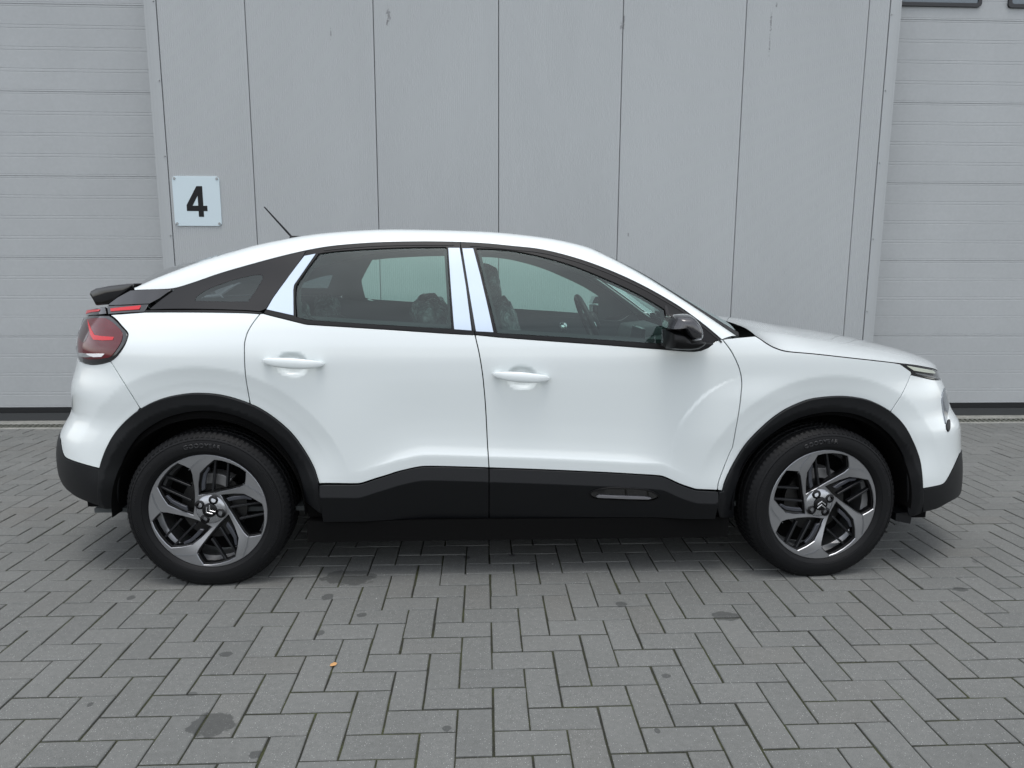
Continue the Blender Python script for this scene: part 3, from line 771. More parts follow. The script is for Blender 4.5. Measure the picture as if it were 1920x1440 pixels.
# ------------------------------------------------------------------ front fender
hood_side = H_('D', [(330,240),(365,262),(400,287),(440,310),(480,326),(540,341),(700,355),(900,377),(1100,399),(1262,418)], k=4)
fb_seam = H_('D', [(1330,492),(1300,560),(1270,620),(1225,690),(1198,728)], k=4)
fend_top = H_('D', [(118,262),(215,250),(330,240)], k=2)
drl_low = H_('D', [(1262,420),(1296,444),(1330,468),(1335,490)], k=1)
a_seam = fb_seam[-1]; arch_fr = [p for p in arch_f if p[0] < a_seam[0]-.01]
fender_o = s_ff + [p for p in arch_fr if p[0] > s_ff[-1][0]] + fb_seam[::-1] + drl_low[::-1] + hood_side[::-1][1:] + fend_top[::-1][1:]
fender = skin('front_fender', fender_o, (), M_paint, car, step=.0115)
# ------------------------------------------------------------------ front bumper
fb_low = H_('D', [(1400,1222),(1460,1212),(1530,1195),(1560,1165),(1600,1090),(1640,1000)], k=3)
drl_bot = H_('D', [(1335,490),(1400,505),(1470,520),(1520,522)], k=3)
lensF = H_('U', [(715,205),(690,290),(678,380),(685,480),(705,590),(725,680),(742,770)], k=3)
arch_fb = [p for p in arch_f if p[0] >= a_seam[0]+.002]
zt = drl_bot[-1][1]
fb_o = fb_seam + arch_fb + fb_low[1:] + endcurve_f(fb_low[-1][1]+.002, zt) + drl_bot[::-1]
front_bumper = skin('front_bumper', fb_o, (), M_paint, car, step=.018)
fl_bot = H_('D', [(1310,1395),(1400,1375),(1450,1362),(1500,1348),(1560,1315),(1605,1290)], k=3)
fl_o = [p for p in arch_f if p[0] > 1.7 and p[1] <= fb_low[0][1]+.002][-1:] + fb_low + endcurve_f(fb_low[-1][1], fl_bot[-1][1])[1:] + fl_bot[::-1] + H_('D', [(1400,1300)], k=1)
fl_o = fb_low + endcurve_f(fb_low[-1][1], fl_bot[-1][1])[1:] + fl_bot[::-1][1:4*3] + H_('D', [(1400,1376),(1402,1300)], k=1)
front_lower = skin('front_valance', fl_o, (), M_plas, car, off=.004, step=.018)
# ------------------------------------------------------------------ arch trims (proud), with inner return
def arch_trim(name, outer, inner, closeA, closeB):
    o = outer + closeB + inner[::-1] + closeA
    def Sa(x, z):
        r = np.hypot(np.abs(x)-HX, z-HZ); rm = np.where(x < 0, .462, .445)
        return S(x, z)+np.clip(rm-r, 0, 1)*.55
    t = skin(name, o, (), M_plas, car, gap=.0, off=.013, thick=.035, Sf=Sa, step=.012, bevel=.003)
    return t
at_r = arch_trim('wheel_arch_trim', arch_r + H_('E', [(1760,760),(1765,830)], k=1), archi_r, H_('E', [(440,810),(338,790),(330,640)], k=1)[::1], [])
at_f = arch_trim('wheel_arch_trim', H_('D', [(75,1330),(92,1240)], k=1) + arch_f + H_('D', [(1400,1300),(1385,1375)], k=1), archi_f, H_('D', [(205,1420),(95,1400)], k=1), H_('D', [(1310,1400)], k=1))
# ------------------------------------------------------------------ sill trim
def sill(name, x0, x1):
    top = [p for p in trimline if x0+.005 < p[0] < x1-.005]
    tz = lambda x: curve_at(trimline, x)
    top = [np.array((x0, float(tz(x0))))] + top + [np.array((x1, float(tz(x1))))]
    # lower crease line runs ~55 mm below the top edge; below it the face turns under
    bot = [np.array((x, .27)) for x in np.linspace(x1, x0, 40)]
    cre = lambda x: float(tz(x))-.060
    Sf = lambda x, z: S(x, z)*0 + np.where(z > np.interp(x, _tt[:, 0], _tt[:, 1])-.060, S(x, np.maximum(z, np.interp(x, _tt[:, 0], _tt[:, 1])-.05)), 0)
    def Ss(x, z):
        t = ttz(x); k = t-.058
        return -.888 - .012*sst(k+.0, k-.004, z)*0 + .002*np.clip((t-z)/.058, 0, 1)*-6 + np.clip(k-z, 0, 1)*.42
    o = skin(name, top+bot, (), M_plas, car, gap=.0015, off=.006, thick=.03, Sf=Ss, step=.02, bevel=.003, lines=[(x, float(ttz(x))-.058+dz) for x in np.arange(x0, x1, .01) for dz in (-.0035, .0035)])
    return o, Ss
xA = arch_r[-1][0]+.004; xB = s_ff[-1][0]+.03
sill1, Ss = sill('sill_trim', xA, xm); sill2, Ss = sill('sill_trim', xm, s_ff[-1][0])
# air bump insert on the front door sill
bump_o = [at_y(a, b, -.905)[[0, 2]] for a, b in catmull(px('G', [(482,672),(505,650),(600,618),(760,612),(960,625),(1075,680),(1085,703),(1015,743),(800,740),(560,730),(500,706),(482,672)]), k=4)]
bump_i = [p*1 for p in inset(bump_o, .006)]
insert = skin('side_bump', bump_o, [bump_i], M_satin, sill2, gap=0, off=.011, thick=.012, Sf=Ss, step=.02, bevel=.002)
cav = skin('side_bump_recess', bump_i, (), M_gloss, sill2, gap=0, off=.007, thick=.004, Sf=Ss, step=.02, rim=False)
bar = [at_y(a, b, -.905)[[0, 2]] for a, b in px('G', [(540,702),(566,685),(700,692),(960,700),(1020,715),(990,726),(800,722),(560,712)])]
skin('side_bump_strip', bar, (), mat('strip_grey', (.20, .20, .21), .35), sill2, gap=0, off=.014, thick=.008, Sf=Ss, step=.02, bevel=.0015)

# ------------------------------------------------------------------ window surrounds and glass
pil_line = H_('A', [(1385,712),(1440,622),(1500,538),(1560,460),(1612,388),(1640,345),(1658,312)], k=3)
top_pil = pil_line[-1]
mid_up = H_('B', [(1040,118),(1046,190),(1075,360),(1105,540),(1130,690),(1134,712)], k=3)
tb = sorted(top_out, key=lambda p: p[0])
ts_r = sub(tb, top_pil[0]+.008, mid_up[0][0]-.008); ts_f = sub(tb, mid_up[0][0]+.008, 9)
GR = H_('B', [(128,192),(250,177),(400,166),(600,156),(800,151),(944,151)], k=3) + H_('B', [(950,158),(966,420),(981,668)], k=3) + \
     H_('B', [(976,671),(800,661),(600,649),(400,637),(300,630),(100,616),(10,605)], k=3) + H_('A', [(1720,761),(1650,745),(1600,731),(1595,640),(1596,560),(1603,528)], k=1) + H_('A', [(1603,528),(1670,430),(1745,330)], k=3)[1:]
GF = H_('C', [(118,160),(200,162),(300,169),(400,183),(500,204),(600,229),(700,259),(800,295),(900,336),(1000,379),(1100,425),(1200,477),(1300,537),(1320,552)], k=2) + \
     H_('C', [(1330,600),(1340,680),(1345,740),(1340,766)], k=2) + H_('C', [(1320,766),(1150,757),(900,739),(600,720),(252,698)], k=3) + H_('C', [(245,680),(205,520),(165,360),(125,190)], k=1)
bo_r = sub(bo, s_rq[0][0]+.012, mid_up[-1][0]-.006); bo_f = sub(bo, mid_up[-1][0]+.006, 9)
sur_r = pil_line[::-1] + bo_r + mid_up[::-1] + ts_r[::-1]
sur_f = mid_up + bo_f + ts_f[::-1]
def rev(l): return list(l)[::-1]
o = skin('window_surround', sur_r, [GR], M_satin, rdoor, gap=.001, off=.002, thick=.02, step=.02, bevel=.0015)
o = skin('window_surround', sur_f, [GF], M_satin, fdoor, gap=.001, off=.002, thick=.02, step=.02, bevel=.0015)
skin('window_pane', GR, (), M_glass, rdoor, gap=-.003, off=-.005, step=.03, rim=False)
skin('window_pane', GF, (), M_glass, fdoor, gap=-.003, off=-.005, step=.03, rim=False)
# lighter rubber lip inside the surround edge (double line of the seal)
def ribbon(name, crv, w, off, m, parent):
    c = [np.array(p) for p in clean(crv)]; a = np.array(c); t = np.gradient(a, axis=0); t /= np.linalg.norm(t, axis=1, keepdims=True); nn = np.stack([-t[:, 1], t[:, 0]], 1)
    lp = list(a+nn*w/2) + list((a-nn*w/2)[::-1]); return skin(name, lp, (), m, parent, gap=0, off=off, thick=.004, step=.03, bevel=.001)
lipc = [p-np.array((0, .014)) for p in tb if p[0] > mid_up[0][0]-.6 and p[0] < 1.0]
ribbon('seal_strip', [p for p in lipc if p[0] < mid_up[0][0]-.01], .006, .0045, M_rubb, rdoor)
ribbon('seal_strip', [p for p in lipc if p[0] > mid_up[0][0]+.01], .006, .0045, M_rubb, fdoor)
ribbon('pillar_gap', H_('B', [(1042,192),(1060,290),(1090,440),(1112,560),(1130,686)], k=2), .012, .0042, M_rubb, fdoor)
skin('protective_film', H_('B', [(962,153),(1035,153)], k=1)+H_('B', [(1044,210),(1075,400),(1112,684)], k=1)+H_('B', [(1000,676),(980,420)], k=1), (), M_film, rdoor, gap=0, off=.0045, thick=.002, step=.03, bevel=.0005)
skin('protective_film', H_('B', [(1052,156),(1122,156),(1168,330),(1215,530),(1252,695),(1140,689),(1098,440)], k=1), (), M_film, fdoor, gap=0, off=.0045, thick=.002, step=.03, bevel=.0005)
skin('protective_film', H_('A', [(1650,342),(1722,328),(1650,432),(1583,528),(1578,560),(1580,724),(1500,706),(1407,685),(1450,612),(1500,542),(1560,460),(1622,378)], k=1), (), M_film, rdoor, gap=0, off=.0045, thick=.002, step=.03, bevel=.0005)
# quarter window
q_lo = H_('A', [(655,688),(800,684),(1000,685),(1250,692),(1360,700)], k=3)
qw = q_lo + [p for p in pil_line if p[1] > q_lo[-1][1]] + [p for p in tb if p[0] < top_pil[0]][::-1] + H_('A', [(810,562),(730,620),(655,680)], k=2)
M_qg = mat('dark_quarter_window', (.006, .0062, .0068), .30, spec=.45, coat=.0)
qpane = H_('A', [(948,628),(960,605),(1010,570),(1090,535),(1200,498),(1300,474),(1360,466),(1378,475),(1372,500),(1330,570),(1290,625),(1270,634),(1100,632)], k=2)
qwin = skin('quarter_window', qw, [qpane], M_qg, quarter, gap=.001, off=.0, thick=.012, step=.02)
skin('window_pane', qpane, (), M_dkgl, quarter, gap=-.002, off=-.001, step=.03, rim=False)
skin('belt_strip', H_('A', [(628,690),(1000,688),(1250,694),(1375,704),(1372,714),(1250,708),(1000,704),(620,703)], k=1), (), M_satin, quarter, gap=0, off=.003, thick=.01, step=.03, bevel=.001)
# gloss panel and light strips at the tail
skin('gloss_panel', H_('A', [(535,562),(640,557),(800,556),(720,615),(655,650),(520,656),(382,660),(450,608)], k=1), (), M_gloss, quarter, gap=.001, off=.004, step=.02)
M_red = mat('red_lens', (.10, .003, .007), .12, coat=.35); M_redb = mat('red_light_bar', (.55, .008, .015), .3, coat=.3)
M_lensk = mat('smoked_lens', (.035, .006, .008), .10, coat=.4)
strip = skin('light_strip', H_('A', [(382,662),(520,658),(652,650),(622,702),(500,708),(388,717)], k=1), (), M_gloss, quarter, gap=.001, off=.004, step=.02)
skin('light_bar', H_('A', [(406,678),(500,668),(602,658),(592,685),(500,691),(408,698)], k=1), (), M_redb, quarter, gap=0, off=.008, thick=.006, step=.02, bevel=.001)
tl = skin('tail_light', H_('A', [(400,722)], k=1)+[p for p in tail_o[1:]]+ H_('A', [(196,1000),(187,960),(186,900),(190,850),(205,800),(228,735),(300,722)], k=3), (), M_gloss, car, gap=.001, off=.006, step=.016, bevel=.004)
redo = H_('A', [(300,740),(380,742),(430,775),(478,825),(484,860),(470,905),(430,965),(395,995),(300,1005),(235,1000),(205,975),(197,920),(203,850),(222,795),(250,748)], k=3)
skin('red_lens', redo, (), M_red, tl, gap=0, off=.0085, thick=.004, step=.02, bevel=.001)
skin('smoked_lens', H_('A', [(200,850),(222,795),(250,748),(275,790),(262,860),(235,900),(215,880)], k=2), (), M_lensk, tl, gap=0, off=.0095, thick=.002, step=.02, bevel=.001)
skin('light_bar', H_('A', [(262,748),(276,790),(305,848),(360,856),(430,860),(424,882),(360,884),(298,880),(280,850),(268,800)], k=1), (), M_redb, tl, gap=0, off=.0105, thick=.003, step=.02, bevel=.001)
skin('reflector', H_('A', [(250,968),(372,968),(350,990),(300,992),(262,980)], k=1), (), mat('clear_reflector', (.88, .89, .90), .3, coat=1.), tl, gap=0, off=.0105, thick=.003, step=.02, bevel=.001)
skin('reversing_lens', H_('A', [(196,960),(250,968),(285,990),(240,993),(205,985)], k=1), (), mat('clear_lens_grey', (.28, .30, .30), .12, coat=1.), tl, gap=0, off=.0105, thick=.003, step=.02, bevel=.001)
skin('light_strip', H_('A', [(240,694),(300,680),(372,667),(380,715),(300,722),(232,728)], k=1), (), M_gloss, car, gap=.001, off=.006, step=.02)
skin('light_bar', H_('A', [(252,690),(340,683),(334,697),(290,702),(246,716)], k=1), (), M_redb, tl, gap=0, off=.010, thick=.004, step=.02, bevel=.001)
# ------------------------------------------------------------------ roof band, roof, screens
lowP = catmull(px('A', [(557,560),(640,557),(730,555),(812,552)]), k=3)[:-1] + catmull(px('A', [(812,552),(880,529),(950,507),(1100,454),(1300,396),(1480,347),(1650,307)]) + px('B', [(200,141),(400,123),(560,115),(800,111),(1000,114),(1200,123),(1400,143)]) + px('C', [(480,153),(600,175),(800,231),(1000,307),(1200,401),(1400,515),(1500,585),(1600,661),(1692,740)]), k=5)
upP = catmull(px('A', [(555,557),(640,508),(720,474),(800,443),(900,405),(1000,370),(1100,339),(1200,311),(1340,271),(1560,227)]) + px('B', [(90,68),(200,57),(400,44),(560,38),(700,39),(900,44),(1100,51),(1280,60),(1500,82),(1700,112),(1850,146)]) + px('C', [(870,165),(1000,229),(1200,339),(1400,468),(1560,572),(1700,665),(1797,727)]), k=5)
def resample(P, t):
    P = np.array(P); s = np.r_[0, np.cumsum(np.hypot(*np.diff(P, axis=0).T))]; s /= s[-1]; return np.stack([np.interp(t, s, P[:, k]) for k in range(P.shape[1])], 1)
NT = 150; tt = np.linspace(0, 1, NT)
lo_ = resample(lowP, tt); up_ = resample(upP, tt)
def delta(px_x): return np.interp(px_x, [250, 330, 450, 560, 700, 1000, 1110, 1200, 1300, 1385], [.05, .09, .12, .14, .15, .15, .12, .085, .075, .07])
BAND0 = []; BAND1 = []
for a, b in zip(lo_, up_):
    h_ = hit(a[0], a[1]); y = float(S(h_[0], h_[1])); BAND0.append((h_[0], y, h_[1])); BAND1.append(at_y(b[0], b[1], y+delta(b[0])))
BAND0 = np.array(BAND0); BAND1 = np.array(BAND1)
def smooth3(A, k=3):
    A = A.copy()
    for _ in range(k): A[1:-1] = .25*A[:-2]+.5*A[1:-1]+.25*A[2:]
    return A
BAND0 = smooth3(BAND0, 4); BAND1 = smooth3(BAND1, 4)
def grid_mesh(name, G, m, parent, smooth=True):
    r, c = len(G), len(G[0]); V = [tuple(map(float, p)) for row in G for p in row]
    me = meshpy(name, V, [(i*c+j, i*c+j+1, (i+1)*c+j+1, (i+1)*c+j) for i in range(r-1) for j in range(c-1)])
    return link(name, me, parent, m, smooth)
def band(name, B0, B1, m, parent, inn=0.):
    G = []
    for k in range(9):
        t = k/8; row = []
        T = np.gradient(B0, axis=0)
        for i in range(len(B0)):
            p0, p1 = B0[i], B1[i]; d = p1-p0; n = np.cross(T[i], d); n /= max(1e-9, np.linalg.norm(n))
            if n[1] > 0: n = -n
            row.append(p0+d*t + n*(4*t*(1-t))*np.linalg.norm(d)*.13 - n*inn)
        G.append(row)
    # returns
    G.insert(0, [p+np.array((0, .02, 0)) for p in G[0]]); G.append([p+np.array((0, .02, -.01)) for p in G[-1]])
    me = grid_mesh(name, G, m, parent); me.data.set_sharp_from_angle(angle=math.radians(45)); return me
band('roof_rail', BAND0, BAND1, M_paint, car)
xs = up_[:, 0]
iR = int(np.argmin(abs(xs-px('A', [(1215,305)])[0][0]))); iF = int(np.argmin(abs(xs-px('C', [(868,165)])[0][0])))
def silcurve(pts, Y): q = np.array([at_y(a, b, Y) for a, b in catmull(pts, k=5)]); return q
# roof skin
G = []; nc = 16
for i in range(iR, iF+1):
    p = BAND1[i]; row = []
    e = min(1, (i-iR)/20, (iF-i)/14); 
    for j in range(nc+1):
        v = -1+2*j/nc; row.append((p[0], p[1]*-v if False else p[1]*(-v), p[2]+.012*(1-v*v)*1.0 - .001))
    G.append(row)
roof = grid_mesh('roof', G, M_paint, car)
G2 = [[(a[0], a[1]*.98, a[2]-.045) for a in r_] for r_ in G]
M_lin = mat('headliner_grey', (.30, .32, .32), .9); M_int = mat('dark_cabin_trim', (.040, .046, .047), .7)
hl = grid_mesh('headliner', G2, M_lin, car)
# rear screen
rs = silcurve(px('A', [(500,520),(560,512),(620,482),(700,448),(780,423),(860,404),(960,378),(1050,358),(1130,334),(1210,306)]), -.12)
G = []
for i in range(0, iR+1):
    p = BAND1[i]; zc = np.interp(p[0], rs[:, 0], rs[:, 2]); zc = max(zc, p[2]+.002); row = []
    for j in range(nc+1):
        v = -1+2*j/nc; row.append((p[0]-.0*(1-v*v), -p[1]*v, p[2]+(zc-p[2])*(1-abs(v)**2.6)*(1-(i/max(1, iR))**3)))
    G.append(row)
grid_mesh('rear_window', G, mat('rear_window_glass', (.012, .013, .014), .12, coat=1.), car)
# windscreen
G = []
for i in range(iF, NT):
    p = BAND1[i]; u = (i-iF)/(NT-1-iF); row = []
    for j in range(nc+1):
        v = -1+2*j/nc; q = 1-abs(v)**2.2; row.append((p[0]+(.03+.11*u)*q, -p[1]*v, p[2]+(.012+.02*u)*q))
    G.append(row)
grid_mesh('windscreen', G, M_wind, car)
WB = np.array(G[-1])
# dark frit border strip along the pillar
G3 = [[tuple(np.array(r_[j])+np.array((.002, 0, .003))) for j in range(0, 2)] for r_ in G]
grid_mesh('windscreen_border', G3, M_rubb, car)
# ------------------------------------------------------------------ bonnet
hs_px = catmull(px('D', [(330,240),(365,262),(400,287),(440,310),(480,326),(540,341),(700,355),(900,377),(1100,399),(1262,418),(1350,428),(1420,440),(1480,453),(1502,465)]), k=6)
he = np.array([(lambda h_: (h_[0], float(S(h_[0], h_[1])), h_[1]))(hit(a, b)) for a, b in hs_px])
he = he+np.array((0, .001, .0035)); he = resample(he, np.linspace(0, 1, 70)); he = smooth3(he, 2)
hsil = silcurve(px('D', [(60,121),(100,124),(300,140),(500,174),(700,204),(900,239),(1100,284),(1300,344),(1400,380),(1460,420),(1502,465)]), -.10)
x_end = float(XE_F(he[-1][2]))
G = []
for i, p in enumerate(he):
    u = (p[0]-he[0][0])/(he[-1][0]-he[0][0]); xc = 1.06 + (x_end+.005-1.06)*u**1.0; row = []
    x0h = p[0] if i > 6 else p[0]
    zc = float(np.interp(xc, hsil[:, 0], hsil[:, 2])); zc = max(zc, p[2]+.004)
    for j in range(41):
        v = -1+2*j/40; a = abs(v)
        rise = 1-a**2.0; sh = 1-a**6
        g = .62*rise+.38*sh + .05*math.exp(-((a-.74)/.10)**2)*(1-u)
        x = p[0]+(xc-p[0])*(1-a**2.4)
        row.append((x, -p[1]*v*1.0, p[2]-.001+(zc-p[2])*g))
    G.append(row)
hood = grid_mesh('bonnet', G, M_paint, car)
# rolled edges of the bonnet: side lips and the rear lip
lip = [[tuple(np.array(r_[0])) for r_ in G], [tuple(np.array(r_[0])+np.array((0, .012, -.012))) for r_ in G]]
grid_mesh('bonnet_edge', lip, M_inner, car)
rear = G[0]
# ---- cowl: near corner of bonnet rear edge curls; black plenum between screen and bonnet
cow = px('D', [(128,135),(250,150),(320,168),(360,195),(384,224),(330,238),(215,246),(180,205)])
mm = MB(); cv = [tuple(at_y(a, b, -.62)) for a, b in cow]
G = []
for t in np.linspace(0, 1, 9):
    j = int(round(t*nc)); w = WB[j]; h_ = np.array(rear[int(round(t*40))]); G.append([w+np.array((-.02, 0, -.02)), (w+h_)/2+np.array((0, 0, -.05)), h_+np.array((.03, 0, -.02))])
grid_mesh('cowl', G, M_inner, car)
for ya, xo in ((-.50, .0), (.05, .0)):
    mm = MB(); b0 = np.array((1.02+xo, ya, .985)); mm.tube([b0, b0+np.array((-.06, .10, .045)), b0+np.array((-.16, .42, .10))], [.012, .008, .005], 8); mm.tube([b0+np.array((0, 0, -.04)), b0+np.array((0, 0, .012))], .02, 12)
    mm.build('wiper_arm', M_plas, car, smooth=True)
# ------------------------------------------------------------------ front lights
drl_top = H_('D', [(1262,418),(1350,428),(1420,440),(1480,453),(1502,465)], k=3)
drl = skin('daytime_light', drl_top[:1]+drl_low[1:3]+[drl_low[-1]]+drl_bot[1:]+endcurve_f(drl_bot[-1][1]+.001, drl_top[-1][1])[1:]+drl_top[::-1][1:-1], (), M_gloss, car, gap=.001, off=.0, step=.016)
M_drl = mat('pale_light_guide', (.62, .66, .56), .2, coat=1.)
skin('light_guide', H_('D', [(1302,431),(1390,446),(1470,460),(1484,472),(1486,482),(1420,474),(1348,462)], k=1), (), M_drl, drl, gap=0, off=.003, thick=.003, step=.02, bevel=.001)
skin('chrome_strip', H_('D', [(1352,476),(1430,488),(1508,505),(1522,518),(1440,503),(1368,486)], k=1), (), mat('dark_chrome', (.22, .23, .24), .25, .8), drl, gap=0, off=.004, thick=.003, step=.02, bevel=.001)
M_lens = mat('headlight_lens', (.16, .18, .20), .06, metal=.3, coat=1.)
hlp = H_('U', [(716,208),(735,240),(760,330),(778,420),(784,500),(780,560),(768,620),(745,768),(722,680),(702,590),(686,480),(679,380),(690,290)], k=3)
hd = skin('headlight', hlp, (), M_lens, car, gap=0, off=.006, thick=.01, step=.014, bevel=.003)
skin('headlight_trim', H_('U', [(748,775),(772,700),(800,680),(808,760),(806,820),(790,862),(772,872),(755,830)], k=2), (), M_satin, hd, gap=0, off=.006, thick=.01, step=.014, bevel=.002)
# closing panels across the nose and the tail
def closer(name, end, z0, z1, m, back, half=.42):
    G = []
    sg_ = 1 if end == 'F' else -1
    for z in np.linspace(z0, z1, 14):
        xe = float(XE_F(z)) if end == 'F' else float(XE_R(z)); L_, ex = (.80, 2.7) if end == 'F' else (.85, 2.9)
        w = W0-float(_plin(z)); row = []
        for y in np.linspace(-half, half, 25):
            f_ = 1-(abs(y)/w)**2.7; row.append((xe-sg_*L_*(1-f_**(1/ex))-sg_*back, y, z))
        G.append(row)
    return grid_mesh(name, G, m, car)
closer('front_grille', 'F', .24, .90, M_gloss, .006); closer('tailgate', 'R', .56, .93, M_paint, .003); closer('rear_skirt', 'R', .24, .56, M_plas, .004); closer('tailgate_glass', 'R', .93, 1.15, M_gloss, .012, .45)
# ------------------------------------------------------------------ spoiler
def at2(key, pts, Y, k=1):
    p = px(key, pts); p = catmull(p, k=k) if k > 1 else p; return [(q[0], q[2]) for q in (at_y(a, b, Y) for a, b in p)]
sp = at2('A', [(258,586),(266,570),(300,552),(400,533),(500,522),(548,519),(540,540),(450,604),(382,655),(300,662),(285,630)], -.66)
mm = MB(); mm.add(*prism(sp, -.655, .655)); mm.build('spoiler', M_gloss, car, smooth=True, bevel=.008, seg=3, angle=35)
# ------------------------------------------------------------------ antenna
ab = at_y(*px('A', [(1568,222)])[0], -.12); at_ = at_y(*px('A', [(1390,27)])[0], -.12)
mm = MB(); mm.tube([ab, ab+(at_-ab)*.5, at_], [.0055, .0045, .0032], 10); ant = mm.build('antenna', M_plas, car, smooth=True)
e = at_y(*px('A', [(1680,214)])[0], -.12)
mm = MB(); mm.add([tuple(ab+np.array(q)) for q in [(-.015,-.018,-.02),(-.015,.018,-.02),(.10,.022,-.02),(.13,0,-.02),(.10,-.022,-.02),(-.008,-.008,.008),(-.008,.008,.008),(.06,.008,.006)]],
    [(0,1,2,3,4),(0,4,7,5),(1,6,7,2),(5,7,6),(0,5,6,1),(4,3,7),(3,2,7)]); mm.build('antenna_base', M_plas, ant, bevel=.003)
# ------------------------------------------------------------------ fill behind the seams, wheel houses, floor
shell_o = [np.array(p) for p in bo if p[0] < s_ff[0][0]] 
def circle_loop(cx, r): return [np.array((cx+r*math.cos(a), HZ+r*math.sin(a))) for a in np.linspace(-.5, math.pi+.5, 40)]
xs_ = np.linspace(-1.86, 1.93, 60)
zt_ = [float(np.interp(x, [p[0] for p in q_belt+[b for b in bo]+[h_[:1][0] for h_ in he[:, [0]]]], [0]*(len(q_belt)+len(bo)+len(he)))) if False else 0 for x in xs_]
beltc = sorted([(p[0], p[1]) for p in list(q_belt)+list(bo)+[(q[0], q[2]) for q in he]], key=lambda p: p[0])
bx = np.array([p[0] for p in beltc]); bz = np.array([p[1] for p in beltc])
topc = [np.array((x, float(np.interp(x, bx, bz))-.012)) for x in xs_]
def arc_in(cx, r, a0, a1): return [np.array((cx+r*math.cos(a), HZ+r*math.sin(a))) for a in np.linspace(a0, a1, 24)]
botc = [np.array((1.93, .40))] + arc_in(HX, .405, .1, math.pi) + [np.array((HX-.405, .28)), np.array((-HX+.405, .28))] + arc_in(-HX, .405, 0, math.pi-.1) + [np.array((-1.86, .40))]
skin('inner_body', topc+botc, (), M_inner, car, gap=0, off=-.024, rim=False, step=.04)
for s in (-1, 1):
    mm = MB(); ring = []
    V = []; Fc = []; n = 40
    for k in range(n+1):
        a = -.06+(math.pi+.12)*k/n
        for r, y in ((.405, -.868), (.405, -.60), (.05, -.60)): V.append((s*HX+r*math.cos(a), y, HZ+r*math.sin(a)))
    for k in range(n):
        for j in range(2): Fc.append((k*3+j, k*3+j+1, (k+1)*3+j+1, (k+1)*3+j))
    mm.add(V, Fc); mm.build('wheel_house', M_inner, car, fix=False)
mm = MB(); mm.box(-.93, .93, -.84, .84, .175, .27); mm.box(-2.0, -.93, -.58, .58, .26, .3); mm.box(.93, 1.85, -.58, .58, .2, .26); 
mm.box(1.7, 1.95, -.66, .66, .19, .24)
u = mm.build('underbody', M_inner, car)  # slab set low and wide to deepen the shade under the car
fp = at_y(*px('D', [(1318,1400)])[0], -.78); fq = at_y(*px('D', [(1215,1412)])[0], -.78); fr = at_y(*px('D', [(1310,1438)])[0], -.78)
mm = MB(); mm.add(*prism([(fp[0], fp[2]+.03), (fq[0], fq[2]+.03), (fq[0], fq[2]-.005), (fr[0], fr[2])], -.80, -.62)); mm.build('wheel_spat', M_plas, car)
# ------------------------------------------------------------------ handles
def handle(parent, cx, cz, x0, x1, tilt, Sf):
    n = 22; V = []; m_ = 16
    for i in range(n+1):
        t = i/n; x = x0+(x1-x0)*t; e = math.sin(math.pi*t)**.42 if 0 < t < 1 else 0
        w = .0215*(.42+.58*min(1, math.sin(math.pi*min(1, max(0, t)))**.35 if 0 < t < 1 else 0)); w = max(.002, w*(e if e > 0 else .1)**.5)
        pr = .010+.032*(1-abs(2*t-1)**3.2)
        zc = cz+(x-cx)*tilt+.001; yb = float(S(x, zc)); 
        for k in range(m_):
            a = 2*math.pi*k/m_; cs, sn = math.cos(a), math.sin(a)
            hh = w*(1 if abs(sn) == 1 else 1)*np.sign(sn)*abs(sn)**.75; dd = .0105*np.sign(cs)*abs(cs)**.8
            V.append((x, yb-pr+dd*(e if e > 0 else .3), zc+hh))
    Fc = [(i*m_+k, i*m_+(k+1) % m_, (i+1)*m_+(k+1) % m_, (i+1)*m_+k) for i in range(n) for k in range(m_)] + [tuple(range(m_))[::-1], tuple(n*m_+k for k in range(m_))]
    b = MB(); b.add(V, Fc)
    for xx, s in ((x0+.012, 1), (x1-.014, -1)):
        yb = float(S(xx, cz)); b2 = 0
    h_ = b.build('door_handle', M_paint, parent, smooth=True, angle=60)
    for xx in (x0+.020, x1-.022):
        f = MB(); zc = cz+(xx-cx)*tilt; yb = float(S(xx, zc)); f.box(xx-.014, xx+.014, yb-.022, yb+.005, zc-.008, zc+.009)
        f.build('handle_mount', M_paint, parent, bevel=.004)
    xx = x0+.038; zc = cz+(xx-cx)*tilt; yb = float(S(xx, zc))
    return h_
hp = lambda key, p: hit(*px(key, [p])[0], .035)
a0, a1 = hp('A', (1364,1022)), hp('A', (1768,1045)); ti = (a1[1]-a0[1])/(a1[0]-a0[0]); handle(rdoor, (a0[0]+a1[0])/2, (a0[1]+a1[1])/2, a0[0], a1[0], ti, S_r)
a0, a1 = hp('B', (1247,972)), hp('B', (1621,1000)); ti = (a1[1]-a0[1])/(a1[0]-a0[0]); handle(fdoor, (a0[0]+a1[0])/2, (a0[1]+a1[1])/2, a0[0], a1[0], ti, S_f)
